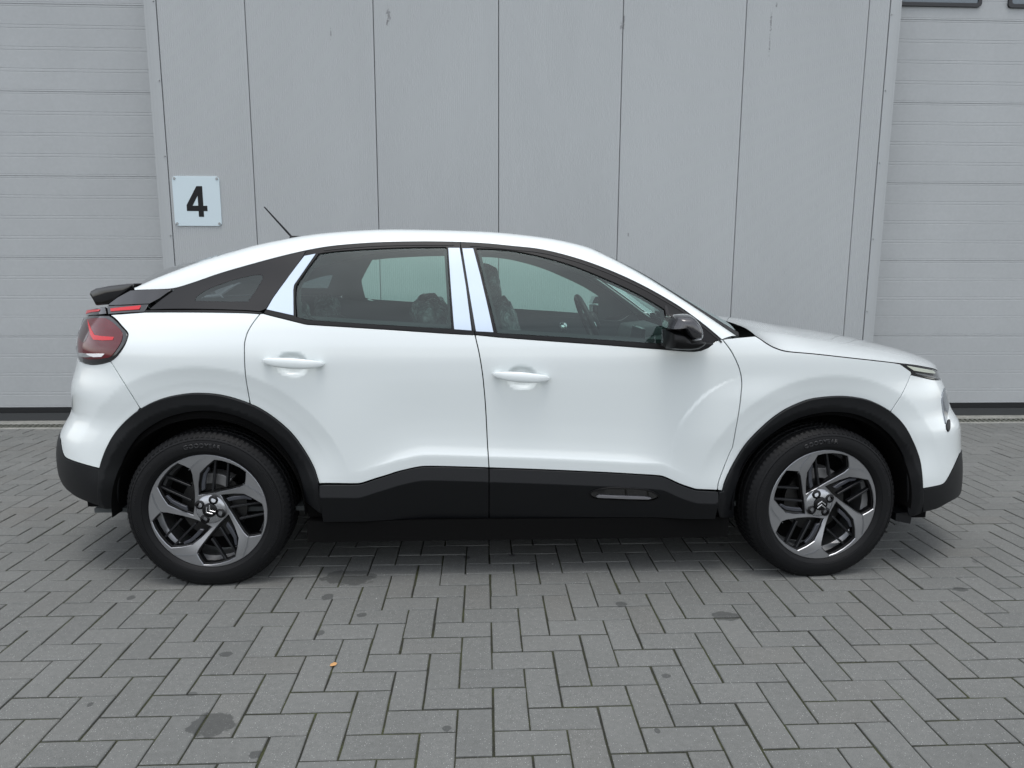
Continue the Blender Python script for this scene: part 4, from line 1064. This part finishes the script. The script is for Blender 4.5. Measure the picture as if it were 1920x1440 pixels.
# ------------------------------------------------------------------ mirror
def dome(name, pts, y0, D, back, m, parent, n=8, k=3, pw=.8, cen=None):
    P = np.array([(q[0], q[2]) for q in (at_y(a, b, y0) for a, b in (catmull(list(pts)+[pts[0]], k=k)[:-1] if k > 1 else pts))]); c = P.mean(0) if cen is None else np.array(cen); V = []; N_ = len(P)
    V += [(p[0], y0+back, p[1]) for p in c+(P-c)*.9]
    for i in range(n+1):
        a = math.pi/2*i/n*.97; s = math.cos(a)**pw; V += [(p[0], y0-D*math.sin(a), p[1]) for p in c+(P-c)*s]
    Fc = [(q*N_+i, q*N_+(i+1) % N_, (q+1)*N_+(i+1) % N_, (q+1)*N_+i) for q in range(n+1) for i in range(N_)] + [tuple((n+1)*N_+i for i in range(N_)), tuple(range(N_))[::-1]]
    b = MB(); b.add(V, Fc); return b.build(name, m, parent, smooth=True, angle=55)
M_mblk = mat('mirror_black', (.003, .003, .0035), .35, spec=.3)
mir = empty('wing_mirror', (0, 0, 0), car)
M_mgl = mat('mirror_gloss_black', (.026, .026, .030), .14, coat=1.)
dome('mirror_cap', px('M', [(392,440),(400,410),(440,320),(470,262),(510,238),(600,230),(705,232),(780,272),(850,352),(900,450),(915,530),(905,600),(800,628),(720,600),(660,520),(600,455),(520,432)]), -1.03, .09, .10, M_mgl, mir, k=2, pw=.55)
dome('mirror_housing', px('M', [(386,745),(384,600),(386,470),(520,462),(600,490),(660,560),(720,640),(790,668),(900,640),(970,650),(930,700),(850,745),(720,765),(560,762)]), -1.02, .075, .09, M_mblk, mir, k=1, pw=.45)
dome('indicator_lens', px('M', [(768,600),(820,575),(900,572),(905,605),(840,625),(780,630)]), -1.06, .045, .03, mat('indicator_lens', (.35, .36, .37), .15, coat=1.), mir, k=1, n=4)
mm = MB(); q = [at_y(*p, -.93) for p in px('M', [(560,760),(850,765),(960,720),(1045,655),(900,645),(700,690)])]
mm.add(*prism([(p[0], p[2]) for p in q], -.99, -.85)); mm.build('mirror_foot', M_satin, mir, bevel=.004)
q = [at_y(*p, -1.02) for p in px('M', [(388,490),(388,735)])]
mm = MB(); mm.box(q[0][0]+.006, q[0][0]+.010, -1.03, -.93, q[1][2], q[0][2]); mm.build('mirror_glass', mat('mirror_glass', (.8, .8, .8), .02, 1.), mir)
# sail bar in front of the window
skin('sail_panel', H_('M', [(388,98),(500,158),(640,236),(560,250),(470,300),(438,312),(410,200)], k=1), (), M_plas, fdoor, gap=0, off=.003, thick=.01, step=.02, bevel=.001)
ribbon('sail_bar', H_('M', [(382,100),(400,170),(418,240),(436,312)], k=2), .012, .004, M_rubb, fdoor)
# ------------------------------------------------------------------ cabin
def card(name, outer, holes, off, m, parent): return skin(name, outer, holes, m, parent, gap=0, off=-off, rim=False, step=.035)
card('window_inner_frame', sur_r, [inset(GR, .012)], .035, M_int, rdoor); card('window_inner_frame', sur_f, [inset(GF, .012)], .035, M_int, fdoor)
card('door_card', rear_door_o, (), .045, M_int, rdoor); card('door_card', front_door_o, (), .045, M_int, fdoor)
card('quarter_card', quarter_o, (), .04, M_int, quarter); card('window_inner_frame', qw, [inset(qpane, .012)], .03, M_int, quarter)
ib = band('rail_lining', BAND0+np.array((0, .012, -.012)), BAND1+np.array((0, .02, -.02)), M_lin, car)
def _wrap(m, n, l, b):
    P = pos(n); f = noise(n, l, 13, 4, .6, P, 2.0); l.new(ramp(n, l, f, [(.36, (.06, .066, .066)), (.58, (.13, .145, .145)), (.74, (.42, .46, .46))]), b.inputs['Base Color']); bump(n, l, b, f, .7, .02)  # pale patches put the crumpled plastic's highlights into the base colour
M_wrap = mat('clear_plastic_wrap', (.1, .1, .1), .22, spec=.6, build=_wrap)
M_seat = mat('dark_seat_cloth', (.03, .032, .034), .85)
from mathutils import noise as mnoise
def lump(b, cx, cy, cz, sx, sy, sz, tilt=0, p=.6, crumple=0):
    V = []; n, m_ = (12, 20) if not crumple else (36, 56)
    for i in range(n+1):
        u = math.pi*(i/n-.5)
        for j in range(m_):
            w = 2*math.pi*j/m_; f = lambda c: np.sign(c)*abs(c)**p
            x, y, z = sx*f(math.cos(u))*f(math.cos(w)), sy*f(math.cos(u))*f(math.sin(w)), sz*f(math.sin(u))
            if crumple:
                q = Vector((cx+x, cy+y, cz+z)); k_ = 1+crumple*(1.6*mnoise.noise(q*9)+1.0*abs(mnoise.noise(q*22))); x, y, z = x*k_, y*k_, z*k_
            V.append((cx+x*math.cos(tilt)+z*math.sin(tilt), cy+y, cz+z*math.cos(tilt)-x*math.sin(tilt)))
    b.add(V, [(i*m_+j, i*m_+(j+1) % m_, (i+1)*m_+(j+1) % m_, (i+1)*m_+j) for i in range(n) for j in range(m_)]); return b
def seat(y, xb, wrap=True):
    s = empty('seat', (0, 0, 0), car)
    lump(MB(), xb, y, .88, .07, .235, .32, -.30, .6, .12).build('backrest', M_wrap, s, smooth=True, angle=80)
    lump(MB(), xb-.40, y, 1.08, .075, .17, .12, -.3, .8, .28).build('plastic_cover', M_wrap, s, smooth=True, angle=80)
    lump(MB(), xb-.135, y, 1.275, .05, .12, .10, -.15, .75, .22).build('headrest', M_wrap, s, smooth=True, angle=80)
    lump(MB(), xb+.30, y, .58, .27, .25, .08, .05).build('cushion', M_seat, s, smooth=True, angle=80)
hx = at_y(925, 545, -.36)[0]
seat(-.37, hx+.12); seat(.37, hx+.06)
rb = empty('rear_bench', (0, 0, 0), car); xb = at_y(585, 585, -.35)[0]
lump(MB(), xb+.03, 0, .80, .09, .62, .30, -.35, .4).build('backrest', M_seat, rb, smooth=True, angle=80)
lump(MB(), xb+.40, 0, .56, .30, .62, .09, 0, .4).build('cushion', M_seat, rb, smooth=True, angle=80)
for y in (-.36, .36): lump(MB(), xb-.07, y, 1.10, .055, .13, .09, -.2, .7, .22).build('headrest', M_wrap, rb, smooth=True, angle=80)
mm = MB(); mm.box(-1.85, -1.15, -.6, .6, .95, .97); mm.build('parcel_shelf', M_int, car)
mm = MB(); prof = [(.62,.60),(.66,.90),(.72,.965),(.86,.985),(1.00,1.00),(1.15,.96),(1.15,.60)]
mm.add(*prism(prof, -.70, .70)); dash = mm.build('dashboard', M_int, car, bevel=.012, seg=2, smooth=True)
mm = MB(); mm.add(*prism([(.66,.94),(.69,1.03),(.84,1.045),(.92,.97)], .20, .55)); mm.build('instrument_hood', M_int, dash, bevel=.01, smooth=True)
mm = MB(); mm.add(*prism([(.655,.93),(.675,1.05),(.69,1.05),(.69,.93)], -.14, .12)); mm.build('touch_screen', M_gloss, dash, bevel=.004)
for y in (-.58, .58):
    o = lump(MB(), .64, y, .86, .02, .06, .035).build('air_vent', M_gloss, dash, smooth=True)
sw_ = at_y(1103, 606, .37); st = empty('steering_wheel', tuple(sw_), car); st.rotation_euler = (0, math.radians(-24), 0)
V = []; n, m_ = 40, 10
for i in range(n):
    a = 2*math.pi*i/n; R_ = .180
    for j in range(m_):
        w = 2*math.pi*j/m_; r = R_+.016*math.cos(w); V.append((.016*math.sin(w), r*math.cos(a), r*math.sin(a)*(.95)))
b = MB(); b.add(V, [(i*m_+j, i*m_+(j+1) % m_, ((i+1) % n)*m_+(j+1) % m_, ((i+1) % n)*m_+j) for i in range(n) for j in range(m_)]); b.build('wheel_rim', M_satin, st, smooth=True)
b = lump(MB(), .03, 0, 0, .03, .07, .06); b.build('wheel_hub', M_satin, st, smooth=True)
b = MB(); b.box(.0, .02, -.17, -.05, -.015, .015); b.box(.0, .02, .05, .17, -.015, .015); b.box(.0, .02, -.02, .02, -.17, -.05); b.build('wheel_spoke', M_chrome, st, bevel=.003)
b = MB(); b.box(.28, .40, -.07, .07, .62, .74); b.box(.0, .45, -.11, .11, .45, .62); b.build('centre_console', M_int, car, bevel=.01)
gk = at_y(1056, 608, -.0); b = lump(MB(), gk[0], 0, gk[2]-.02, .022, .022, .03); b.build('gear_lever', M_chrome, car, smooth=True)
b = MB(); b.box(-1.86, 1.1, -.78, .78, .30, .32); b.build('cabin_floor', M_int, car)
# ------------------------------------------------------------------ far side: mirrored parts
def mirror_tree(o, parent):
    c = o.copy(); COL.objects.link(c); c.parent = parent
    if parent is car: c.scale = (1, -1, 1)
    for ch in list(o.children): mirror_tree(ch, c)
mid_only = {'front_grille', 'tailgate', 'rear_skirt', 'tailgate_glass', 'roof', 'rear_window', 'windscreen', 'windscreen_border', 'bonnet', 'cowl', 'wiper_arm', 'spoiler', 'antenna', 'underbody', 'headliner', 'seat', 'rear_bench', 'parcel_shelf', 'dashboard', 'steering_wheel', 'centre_console', 'gear_lever', 'cabin_floor'}
for o in list(car.children):
    if o.name.split('.')[0] not in mid_only: mirror_tree(o, car)
# ================================================================== WHEELS
M_tyre = mat('tyre_rubber', (.0028, .0031, .0038), .60, spec=.26, build=lambda m, n, l, b: bump(n, l, b, noise(n, l, 500, 3, .6, n.new('ShaderNodeTexCoord').outputs['Object']), .3, .0008))
M_letter = mat('tyre_lettering', (.010, .0105, .012), .5)
M_rim = mat('machined_grey_alloy', (.30, .305, .315), .34, .75, coat=.3, coat_rough=.1)
M_edge = mat('bright_rim_edge', (.34, .35, .37), .38, 1.)
M_rblk = mat('rim_gloss_black', (.004, .004, .0045), .3, spec=.4)
M_capk = mat('cap_black', (.003, .003, .0035), .35, spec=.3); M_chev = mat('badge_chrome', (.75, .76, .78), .25, 1.)
M_slat = mat('dark_slat', (.016, .017, .019), .3, .3)
M_disc = mat('brake_steel', (.05, .05, .05), .4, .9); M_cal = mat('cast_caliper', (.22, .22, .22), .5, .6)
M_bar = mat('rim_barrel_silver', (.42, .43, .44), .35, .9)
RR_ = .2475
OPEN = [(-.271,.165),(-.318,.42),(-.332,.607),(-.262,.76),(-.165,.925),(-.045,.95),(.116,.955),(.277,.935),(.405,.895),(.435,.78),(.452,.665),(.38,.585),(.18,.435),(-.013,.307),(-.11,.25),(-.20,.205)]
def rotp(p, a): c, s = math.cos(a), math.sin(a); return (p[0]*c-p[1]*s, p[0]*s+p[1]*c)
def dish(r): return .030*(1-sst(.05, .215, r)) + .002
def make_wheel():
    w = empty('wheel', (0, 0, 0), car)
    # tyre
    prof = [(.244,.030),(.246,.012),(.250,.004),(.256,-.004),(.2675,-.0105),(.270,-.0105),(.271,-.0125),(.285,-.0145),(.300,-.0140),(.313,-.0105),(.3135,-.0085),(.3165,-.0085),(.317,-.0100),(.325,-.0060),(.333,.0010),(.339,.0090),(.3425,.0160)]
    back = [(.3435,.022),(.3450,.040),(.3450,.048),(.337,.050),(.337,.058),(.345,.060),(.3455,.085),(.337,.087),(.337,.097),(.3455,.099),(.3455,.125),(.337,.127),(.337,.135),(.345,.137),(.3445,.165),(.338,.178),(.320,.190),(.28,.196),(.25,.18),(.246,.16)]
    b = MB(); b.lathe_y(prof+back, 128)
    b.v = [(x, y, max(z, -HZ+.0015) if True else z) for x, y, z in b.v]
    ty = b.build('tyre', M_tyre, w, smooth=True, angle=28)
    # shoulder sipes and tread blocks as real relief
    b = MB()
    for k in range(92):
        a = 2*math.pi*k/92
        for (r0, y0, r1, y1, hw, sk) in ((.3255,-.0062,.3436,.0175,.0062,0), (.3436,.0175,.3462,.046,.0062,.01), (.3462,.061,.3468,.084,.0075,.006), (.3468,.100,.3468,.124,.0075,-.006), (.3462,.138,.3436,.172,.0066,-.01)):
            t = hw/.34; V = []
            for r, y, s in ((r0, y0, 0), (r1, y1, sk)):
                for da in (-t, t):
                    for dr in (.0, .0015): V.append(((r+dr)*math.cos(a+da+s), y-(.0015*(dr > 0) if y < .02 else 0), (r+dr)*math.sin(a+da+s)))
            if min(v[2] for v in V) < -HZ+.002: continue
            b.add(V, [(0,1,3,2),(4,6,7,5),(1,5,7,3),(0,4,5,1),(2,3,7,6)])
    o = b.build('tread_block', M_tyre, w, fix=True); o['kind'] = 'stuff'
    b = MB()
    for ctr in (25, 155, 205, 335):
        for k in range(-13, 14):
            a = math.radians(ctr+k*1.35); l = .016-.010*abs(k)/13; V = []
            for r in (.297-l*.2, .297+l):
                for da in (-.0026, .0026):
                    V.append((r*math.cos(a+da+(r-.297)*2), -.0142+.6*max(0, r-.300)**1 *.3, r*math.sin(a+da+(r-.297)*2))); V.append((r*math.cos(a+da*.5+(r-.297)*2), -.0156+.6*max(0, r-.300)*.3, r*math.sin(a+da*.5+(r-.297)*2)))
            b.add(V, [(0,1,3,2),(4,6,7,5),(1,5,7,3),(0,4,5,1),(2,3,7,6)])
    b.build('sidewall_rib', M_letter, w)['kind'] = 'stuff'
    # rim face
    ring = [(RR_*math.cos(a), RR_*math.sin(a)) for a in np.linspace(0, 2*math.pi, 140, endpoint=False)]
    holes = []
    for k in range(5): holes.append(dens([rotp((p[0]*RR_, p[1]*RR_), -2*math.pi*k/5) for p in OPEN], .012))
    ip = [(x, y) for x in np.arange(-.24, .24, .012) for y in np.arange(-.24, .24, .012)]
    ip = np.array(ip); msk = np.hypot(ip[:, 0], ip[:, 1]) < RR_-.006
    for h_ in holes: msk &= ~inside(ip, np.array(inset(h_, -.004)))
    v, f = cdt_poly([ring]+holes, ip[msk])
    R = np.hypot(v[:, 0], v[:, 1]); V = [(p[0], float(dish(r)), p[1]) for p, r in zip(v, R)]; Fs = []; MI = []
    for t in f:
        a, c, d = v[t[0]], v[t[1]], v[t[2]]; cr = (c[0]-a[0])*(d[1]-a[1])-(c[1]-a[1])*(d[0]-a[0]); Fs.append(tuple(int(q) for q in (t if cr > 0 else (t[0], t[2], t[1])))); MI.append(0)
    for h_ in holes:
        i2 = inset(h_, .0022); i3 = inset(h_, .006); h_ = clean(h_)
        if area(h_) < 0: h_ = h_[::-1]
        n = min(len(h_), len(i2), len(i3)); k = len(V)
        for lp, dy in ((h_, 0), (i2, .0028), (i2, .012), (i3, .013), (i3, .040)): V += [(float(p[0]), float(dish(np.hypot(*p)))+dy, float(p[1])) for p in lp[:n]]
        for q in range(4):
            for i in range(n): Fs.append((k+q*n+i, k+q*n+(i+1) % n, k+(q+1)*n+(i+1) % n, k+(q+1)*n+i)); MI.append(1 if q == 0 else 2)
    # outer lip
    k = len(V); n = 140
    for r, y in ((RR_, .002), (RR_+.0022, .0035), (RR_+.0015, .02), (RR_-.006, .03)): V += [(r*math.cos(a), y, r*math.sin(a)) for a in np.linspace(0, 2*math.pi, n, endpoint=False)]
    for q in range(3):
        for i in range(n): Fs.append((k+q*n+i, k+(q+1)*n+i, k+(q+1)*n+(i+1) % n, k+q*n+(i+1) % n)); MI.append(1 if q == 0 else 2)
    me = meshpy('rim', V, Fs); [me.materials.append(m) for m in (M_rim, M_edge, M_rblk)]; me.polygons.foreach_set('material_index', MI)
    shade(me, 18); rim = link('rim', me, w)
    # ridges on the spokes, slats in the openings
    def strip(b, p, q, wd, y0, y1, base=0.):
        p, q = np.array(p)*RR_, np.array(q)*RR_; d = (q-p)/np.linalg.norm(q-p); nn = np.array((-d[1], d[0]))*wd/2; V = []
        for s in (p, q):
            for sg_ in (1, -1):
                c = s+nn*sg_; dd = float(dish(np.hypot(*c)))*base
                V += [(c[0], dd+y0, c[1]), (c[0], dd+y1, c[1])]
        b.add(V, [(0,4,6,2),(0,1,5,4),(2,6,7,3),(0,2,3,1),(4,5,7,6),(1,3,7,5)])
    def rot5(pts): return [[rotp(p, -2*math.pi*k/5) for p in pts] for k in range(5)]
    for L5 in rot5([(-.515,.60),(-.40,.80),(-.300,.925)]):
        b = MB(); strip(b, L5[0], L5[1], .0022, -.0014, .001, 1); strip(b, L5[1], L5[2], .0022, -.0014, .001, 1); b.build('spoke_ridge', M_edge, rim if False else w)
    for L5 in rot5([(.455,.672),(.62,.655),(.80,.580)]):
        b = MB(); strip(b, L5[0], L5[1], .0022, -.0014, .001, 1); strip(b, L5[1], L5[2], .0022, -.0014, .001, 1); b.build('spoke_ridge', M_edge, w)
    for L5 in rot5([(-.055,.35),(-.172,.93),(.15,.50),(.045,.945)]):
        b = MB(); strip(b, L5[0], L5[1], .009, .022, .045); b.build('rim_slat', M_slat, w, bevel=.0015, seg=1)
        b = MB(); strip(b, L5[2], L5[3], .009, .022, .045); b.build('rim_slat', M_slat, w, bevel=.0015, seg=1)
    for L5 in rot5([(-.225,.29),(-.262,.42),(-.285,.60),(-.245,.74),(-.205,.72),(-.225,.60),(-.20,.44),(-.175,.34)]):
        P5 = [(p[0]*RR_, p[1]*RR_) for p in L5]; b = MB(); b.add(*prism(P5, .016, .03)); b.build('rim_insert', mat_ins, w, bevel=.002, seg=1)
    # hub
    b = MB(); b.lathe_y([(.0001,.024),(.052,.024),(.060,.029),(.066,.034)], 48); b.build('hub_face', M_hub, w, smooth=True)
    b = MB(); b.lathe_y([(.0001,.014),(.026,.0145),(.0305,.017),(.0315,.026)], 40); cap = b.build('hub_cap', M_capk, w, smooth=True)
    for dy in (0, -.0155):
        b = MB(); pts = [(-.019,-.0045),(-.019,-.0115),(0,.0035),(.019,-.0115),(.019,-.0045),(0,.0105)]
        b.add(*prism([(p[0]*(1-.0), p[1]+dy+.006) for p in pts][::-1], .0105, .015)); b.build('chevron', M_chev, cap, bevel=.0008, seg=1)
    for ang in (116, 27, 217, 305):
        a = math.radians(ang); cx, cz = .0475*math.cos(a), .0475*math.sin(a)
        b = MB(); b.lathe_y([(.0001,.0245),(.011,.0245),(.0115,.0185),(.0185,.0215),(.0205,.0235)], 20, cx=cx, cz=cz); b.build('wheel_bolt', M_capk, w, smooth=True)
    # barrel, disc, caliper
    b = MB(); b.lathe_y([(RR_-.004,.028),(RR_-.012,.05),(.222,.065),(.222,.150),(.238,.185)], 72); b.build('rim_barrel', M_bar, w, smooth=True)
    b = MB(); b.lathe_y([(.0001,.060),(.070,.060),(.075,.078),(.141,.078),(.141,.100),(.0001,.105)], 56); b.build('brake_disc', M_disc, w, smooth=True)
    b = MB(); b.lathe_y([(.0001,.150),(.221,.150)], 40); b.build('wheel_backing', M_inner, w)
    for s in (-1, 1): pass
    a0 = math.radians(55); V = []
    for k in range(9):
        a = a0+math.radians(60)*k/8
        for r, y in ((.108,.055),(.155,.055),(.160,.11),(.108,.11)): V.append((r*math.cos(a), y, r*math.sin(a)))
    b = MB(); b.add(V, [(i*4+j, i*4+(j+1) % 4, (i+1)*4+(j+1) % 4, (i+1)*4+j) for i in range(8) for j in range(4)]+[(0,1,2,3),(32,35,34,33)]); b.build('brake_caliper', M_cal, w, bevel=.004)
    return w
mat_ins = mat('rim_insert_grey', (.06, .064, .075), .35, .4)
M_hub = mat('hub_satin_alloy', (.42, .43, .45), .26, .85)
wheel = make_wheel()
def letters(parent, text, r, ang, size):
    cu = bpy.data.curves.new('t', 'FONT'); cu.body = text; cu.size = size; cu.extrude = .0; cu.offset = .0012; cu.align_x = 'CENTER'; cu.space_character = 1.12; cu.resolution_u = 3
    ob = bpy.data.objects.new('t', cu); COL.objects.link(ob); dg = bpy.context.evaluated_depsgraph_get(); me = bpy.data.meshes.new_from_object(ob.evaluated_get(dg)); bpy.data.objects.remove(ob)
    bm = bmesh.new(); bm.from_mesh(me); ret = bmesh.ops.extrude_face_region(bm, geom=bm.faces[:])
    for e_ in ret['geom']:
        if isinstance(e_, bmesh.types.BMVert): e_.co.z += .0016
    for v_ in bm.verts:
        a = math.pi/2+ang-v_.co.x/r; rr = r+v_.co.y-size*.3; yy = -.0142-v_.co.z + .9*max(0, rr-.306)*.5
        v_.co = Vector((rr*math.cos(a), yy, rr*math.sin(a)))
    bmesh.ops.recalc_face_normals(bm, faces=bm.faces); bm.to_mesh(me); bm.free(); me.materials.clear(); me.materials.append(M_letter); me.name = 'tyre_lettering'
    o = bpy.data.objects.new('tyre_lettering', me); COL.objects.link(o); o.parent = parent; return o
letters(wheel, 'GOODYEAR', .292, 0, .026)
def copy_wheel(src):
    c = src.copy(); COL.objects.link(c); c.parent = car
    for ch in src.children:
        d = ch.copy(); COL.objects.link(d); d.parent = c
        for g_ in ch.children: e_ = g_.copy(); COL.objects.link(e_); e_.parent = d
    return c
FIX = {'tyre', 'tread_block', 'tyre_lettering', 'sidewall_rib', 'brake_caliper'}
def place(w, x, y, steer, spin, flip=False):
    w.location = (x, y, HZ); w.rotation_euler = (0, 0, steer + (math.pi if flip else 0))
    for ch in w.children:
        nm = ch.name.split('.')[0]
        if nm in FIX: continue
        ch.rotation_euler = (0, -spin, 0)
WYF = -.876
w2 = copy_wheel(wheel); w3 = copy_wheel(wheel); w4 = copy_wheel(wheel)
place(wheel, -HX, WYF, 0, math.radians(124)); place(w2, HX, WYF-.002, math.radians(4.0), 0)
place(w3, -HX, -WYF, 0, 1.0, True); place(w4, HX, -WYF, math.radians(4.0), 0, True)
for c_ in w2.children:
    if c_.name.startswith('tyre_lettering'): c_.rotation_euler = (0, math.radians(-8), 0)
